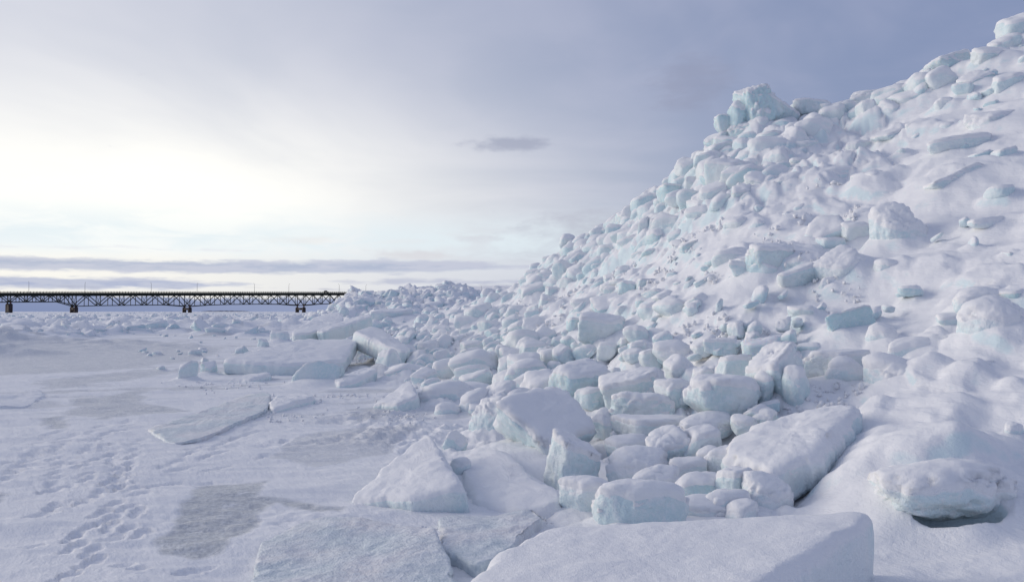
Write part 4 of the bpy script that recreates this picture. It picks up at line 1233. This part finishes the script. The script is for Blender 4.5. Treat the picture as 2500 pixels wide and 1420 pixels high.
# broken plates on the left
slab('ice_slab', [at(537, 880, 20.4), at(640, 852, 22.3), at(752, 828, 24.2), at(876, 827, 24.2), at(842, 886, 20.8), at(760, 886, 20.2), at(690, 889, 20.0), at(600, 886, 20.1)], 0.36, 'big raised slab with a broad blue-shaded front edge', cap=.05, edge=.08, round_=2, seed=7)
slab('ice_slab', [at(862, 808, 24.0), at(915, 796, 26.0), at(1003, 848, 22.6), at(992, 862, 21.6), at(950, 848, 22.0)], 0.50, 'leaning plank slab sloping down to the right, dark beneath', cap=.04, edge=.1, seed=8)
slab('ice_slab', [at(770, 806, 25.4), at(800, 798, 26.4), at(904, 764, 28.5), at(908, 772, 27.5), at(850, 792, 26.2), at(790, 812, 25.0)], 0.42, 'crosswise plank slab rising to the right over the others', cap=.03, edge=.06, seed=9)
slab('ice_slab', [at(700, 818, 24.5), at(770, 778, 31), at(832, 757, 34), at(842, 790, 29), at(772, 812, 25.5)], 0.3, 'smooth snowy ramp slab behind the crosswise plank', cap=.05, edge=.06, seed=10)
slab('ice_slab', [at(812, 924, 17.6), at(872, 906, 18.6), at(908, 896, 19.2), at(922, 908, 18.6), at(870, 930, 17.0), at(826, 940, 16.6)], 0.26, 'snowy slab with bare bluish end, right of the pale upright pane', cap=.05, edge=.07, seed=12)
slab('ice_slab', [at(558, 928, 18.4), at(600, 914, 19.0), at(658, 908, 19.2), at(662, 916, 18.6), at(610, 928, 18.0)], 0.16, 'thin log-like plank lying under the big raised slab', cap=.03, edge=.07, seed=13)
slab('ice_slab', [at(652, 984, 13.3), at(676, 966, 14.4), at(740, 960, 14.8), at(772, 974, 14.0), at(700, 990, 12.9), at(664, 1004, 12.4)], 0.24, 'thick small slab with ribbed near edge in the middle left', cap=.04, edge=.06, flute=.02, seed=14)
slab('ice_slab', [G(356, 1048, .03), G(470, 1008, .05), G(600, 966, .08), G(664, 954, .10), G(650, 998, .08), G(560, 1040, .05), G(440, 1086, .03)], 0.12, 'flat grey-frosted plate with a snowy rim left of the thick small slab', mat=M_PLATE, cap=0, edge=.03, seed=15)
slab('ice_slab', [at(-60, 968, 14.6), at(60, 962, 15.2), at(98, 950, 16.2), at(112, 968, 15.0), at(70, 992, 13.4), at(-60, 996, 13.2)], 0.24, 'shaded slab lying at the left edge of the lake ice', cap=.03, edge=.06, seed=16)
slab('ice_slab', [at(912, 990, 13.0), at(1000, 928, 14.2), at(1012, 944, 13.6), at(1022, 972, 12.9), at(970, 986, 12.6)], 0.26, 'wedge-shaped plate with smooth white face at the edge of the rubble', cap=.03, edge=.04, round_=2, seed=17)

# ------------------------------------------------------------------ the blocks of the table
for cx, cy, w_, h_, lab, o in HEROES:
    o = dict(o)
    if 'mat' in o: o['mat'] = MATS[o['mat']]
    if cy > 840: o['cap'] = o.get('cap', .035) * 1.15
    place_block(cx, cy, w_, h_, lab, **o)

# ------------------------------------------------------------------ scattered chunks: the largest singly, the rest joined per kind
order = sorted(range(len(SCATTER)), key=lambda k: -SCATTER[k]['pix'])
single, quota = set(), dict(top=14, band=20, foot=48, mid=30, crest=38, slope=14, flank=30, pile=14, lake=14, near_lake=12)
for k in order:
    zn = SCATTER[k]['zone']
    if quota[zn] > 0 and 0 < SCATTER[k]['px'] < 2490: quota[zn] -= 1; single.add(k)
mass = {}
import re
PROTO = {}
for lakey in (False, True):
    for sub in (2, 3):
        PROTO[lakey, sub] = [block_verts(sub, 1, 1, 1, 0, 0, 0, r0.uniform(12, 24) if lakey else r0.choice([4.0, 6.0, 10.0, 18.0]), int(r0.integers(1 << 20)), 4 if lakey else 8, .07) for _ in range(40)]
def head_of(lab): return re.split(r',| with | in | on | above | below | left of | right of | behind | beside | under | just | at | between | lying | touching | near | and | among | leaning on | upslope | halfway | jutting | standing | propped | resting | tucked | over | out ', lab)[0]
heads = {}
for cx, cy, w_, h_, lab, o in HEROES: heads.setdefault(head_of(lab), []).append((cx, cy))
MARKS = [(q[0][0], q[0][1], hd) for hd, q in heads.items() if len(q) == 1 and len(hd.split()) > 1]
used_labels = set()
def chunk_label(s, look):
    x_, y_ = s['px'], HOR - (s['z'] + s['s'] * .2 - CAMH) / s['y'] * F
    size = 'tiny' if s['pix'] < 24 else 'small' if s['pix'] < 40 else 'mid-sized' if s['pix'] < 62 else 'large'
    for mx, my, hd in sorted(MARKS, key=lambda m: math.hypot(m[0] - x_, m[1] - y_))[:14]:
        dx, dy = x_ - mx, y_ - my
        rel = ('left of' if dx < 0 else 'right of') if abs(dx) > abs(dy) else ('above' if dy < 0 else 'below')
        lab = f'{size} {look} chunk {rel} the {hd}'
        if lab not in used_labels and len(lab.split()) <= 16:
            used_labels.add(lab); return lab
    return s['label']
for k, s in enumerate(SCATTER):
    r_ = np.random.default_rng(s['rs'])
    flat_ = s['flat'] * r_.uniform(.7, 1.3)
    sub = 4 if k in single and s['pix'] > 33 else 3 if s['pix'] > 16 else 2
    tilt = 30 if s['zone'] == 'lake' else 25
    a, b, h = s['s'] * r_.uniform(.8, 1.45), s['s'] * r_.uniform(.7, 1.2), s['s'] * flat_
    lakey = s['zone'] in ('lake', 'near_lake', 'pile')
    if k not in single:
        sub = 3 if s['pix'] > (26 if lakey else 22) else 2
        pv, f = PROTO[lakey, sub][r_.integers(40)]
        R_ = rot('Y', math.radians(r_.normal() * 18 - (20 if not lakey else 0))) @ rot('X', r_.normal() * .25) @ rot('Z', r_.uniform(-3.1, 3.1))
        v = (pv * np.array([a, b, h])) @ R_.T
    else: v, f = block_verts(sub, a, b, h, r_.normal() * 18 - (20 if not lakey else 0), r_.uniform(-90, 90), r_.normal() * 12, r_.uniform(14, 26) if lakey else r_.choice([4.0, 6.0, 10.0, 18.0]), s['rs'] % 99991, 4 if lakey else 8, .07,
                       (1, 1, 1) if flat_ > .5 else (1, 1, .8))
    if lakey and s['zone'] != 'pile':
        M_ = rot('Y', r_.normal() * .30) @ rot('X', r_.normal() * .30); v = v @ M_.T
    sink = {'slope': .15, 'band': .12, 'mid': .22, 'pile': .25, 'lake': .18}.get(s['zone'], .26)
    gz = s['z']
    c = np.array([s['x'], s['y'], gz + h * sink])
    if k in single:
        loc = (c[0], c[1], c[2] - h / 2)
        kind_ = r_.choice(3, p=[.5, .35, .15])
        o = mesh_obj('ice_chunk', v + c, f, (M_BLOCK, M_SNOWY, M_ICY)[kind_], None, loc)
        lab = s['label'] if s['zone'] in ('pile', 'lake') else chunk_label(s, ('snow-topped ice', 'snow-coated', 'bare bluish ice')[kind_])
        tag(o, lab, 'ice chunk', s['group'])
        if s['pix'] > 18: snow_cap(o, v + c, f, .03 * min(1, .4 + h), s['rs'] % 1000, loc)
    else:
        key = 'far_pile_rubble' if s['zone'] == 'pile' else 'lake_rubble' if lakey else 'ridge_rubble'
        m = mass.setdefault(key, [[], [], 0])
        m[0].append(v + c); m[1].append(f + m[2]); m[2] += len(v)
rc = np.random.default_rng(404)
m = mass.setdefault('snow_crumbs', [[], [], 0]); dirs2, faces2 = ICO[1]
n_c = 0
while n_c < 1500:                    # loose crumbs broken off the blocks, lying in patches
    px = rc.uniform(820, 2100); t = rc.uniform(-0.03, 0.6); d0 = np.interp(px, TX, T0); dc = np.interp(px, TX, T1); d = d0 + t * (dc - d0)
    x = (px - CXP) / F * d
    if noise3(np.array([[x * .9, d * .55, 40.0]]))[0] < 0.12: n_c += 0.1; continue
    a = math.atan2(x, d); r = math.hypot(x, d)
    zz = Z[min(np.searchsorted(az, a), NA - 1) * NR + min(np.searchsorted(rr, r), NR - 1)]
    s = rc.uniform(.012, .034) * (0.7 + d / 18) * rc.uniform(.6, 1.3)
    v = dirs2 * (1 + 0.25 * rc.normal(size=(len(dirs2), 1))).clip(.6, 1.5) * s * rc.uniform(.6, 1.2, 3)
    m[0].append(v + np.array([x, d, zz + s * .3])); m[1].append(faces2 + m[2]); m[2] += len(v)
    n_c += 1
for cx_, cy_, sx_, sy_, n_ in ((820, 960, 130, 26, 90), (980, 1010, 60, 24, 60), (1060, 1290, 90, 14, 40), (1180, 1330, 50, 22, 40), (560, 935, 120, 16, 50), (700, 1010, 80, 20, 50), (1290, 1262, 60, 12, 30)):
    for _ in range(n_):                 # crumbs along the feet of the slabs
        g = G(cx_ + rc.normal() * sx_ * .6, cy_ + abs(rc.normal()) * sy_ * .6)
        a = math.atan2(g[0], g[1]); r = math.hypot(g[0], g[1])
        zz = Z[min(np.searchsorted(az, a), NA - 1) * NR + min(np.searchsorted(rr, r), NR - 1)]
        s = rc.uniform(.006, .02) * (0.6 + r / 16)
        v = dirs2 * (1 + 0.25 * rc.normal(size=(len(dirs2), 1))).clip(.6, 1.5) * s * rc.uniform(.6, 1.2, 3)
        m[0].append(v + np.array([g[0], g[1], zz + s * .3])); m[1].append(faces2 + m[2]); m[2] += len(v)
for key, (vv, ff, _) in mass.items():
    o = mesh_obj(key, np.concatenate(vv), np.concatenate(ff), M_SNOW if key == 'snow_crumbs' else M_RUBBLE)
    lab = {'far_pile_rubble': 'countless bluish ice boulders of the distant pile before the bridge', 'lake_rubble': 'jumble of small broken ice plates across the far lake',
           'snow_crumbs': 'loose snow and ice crumbs strewn round the blocks and slabs',
           'ridge_rubble': 'small ice rubble filling the gaps between blocks on the ridge'}[key]
    tag(o, lab, 'ice rubble', None, 'stuff')
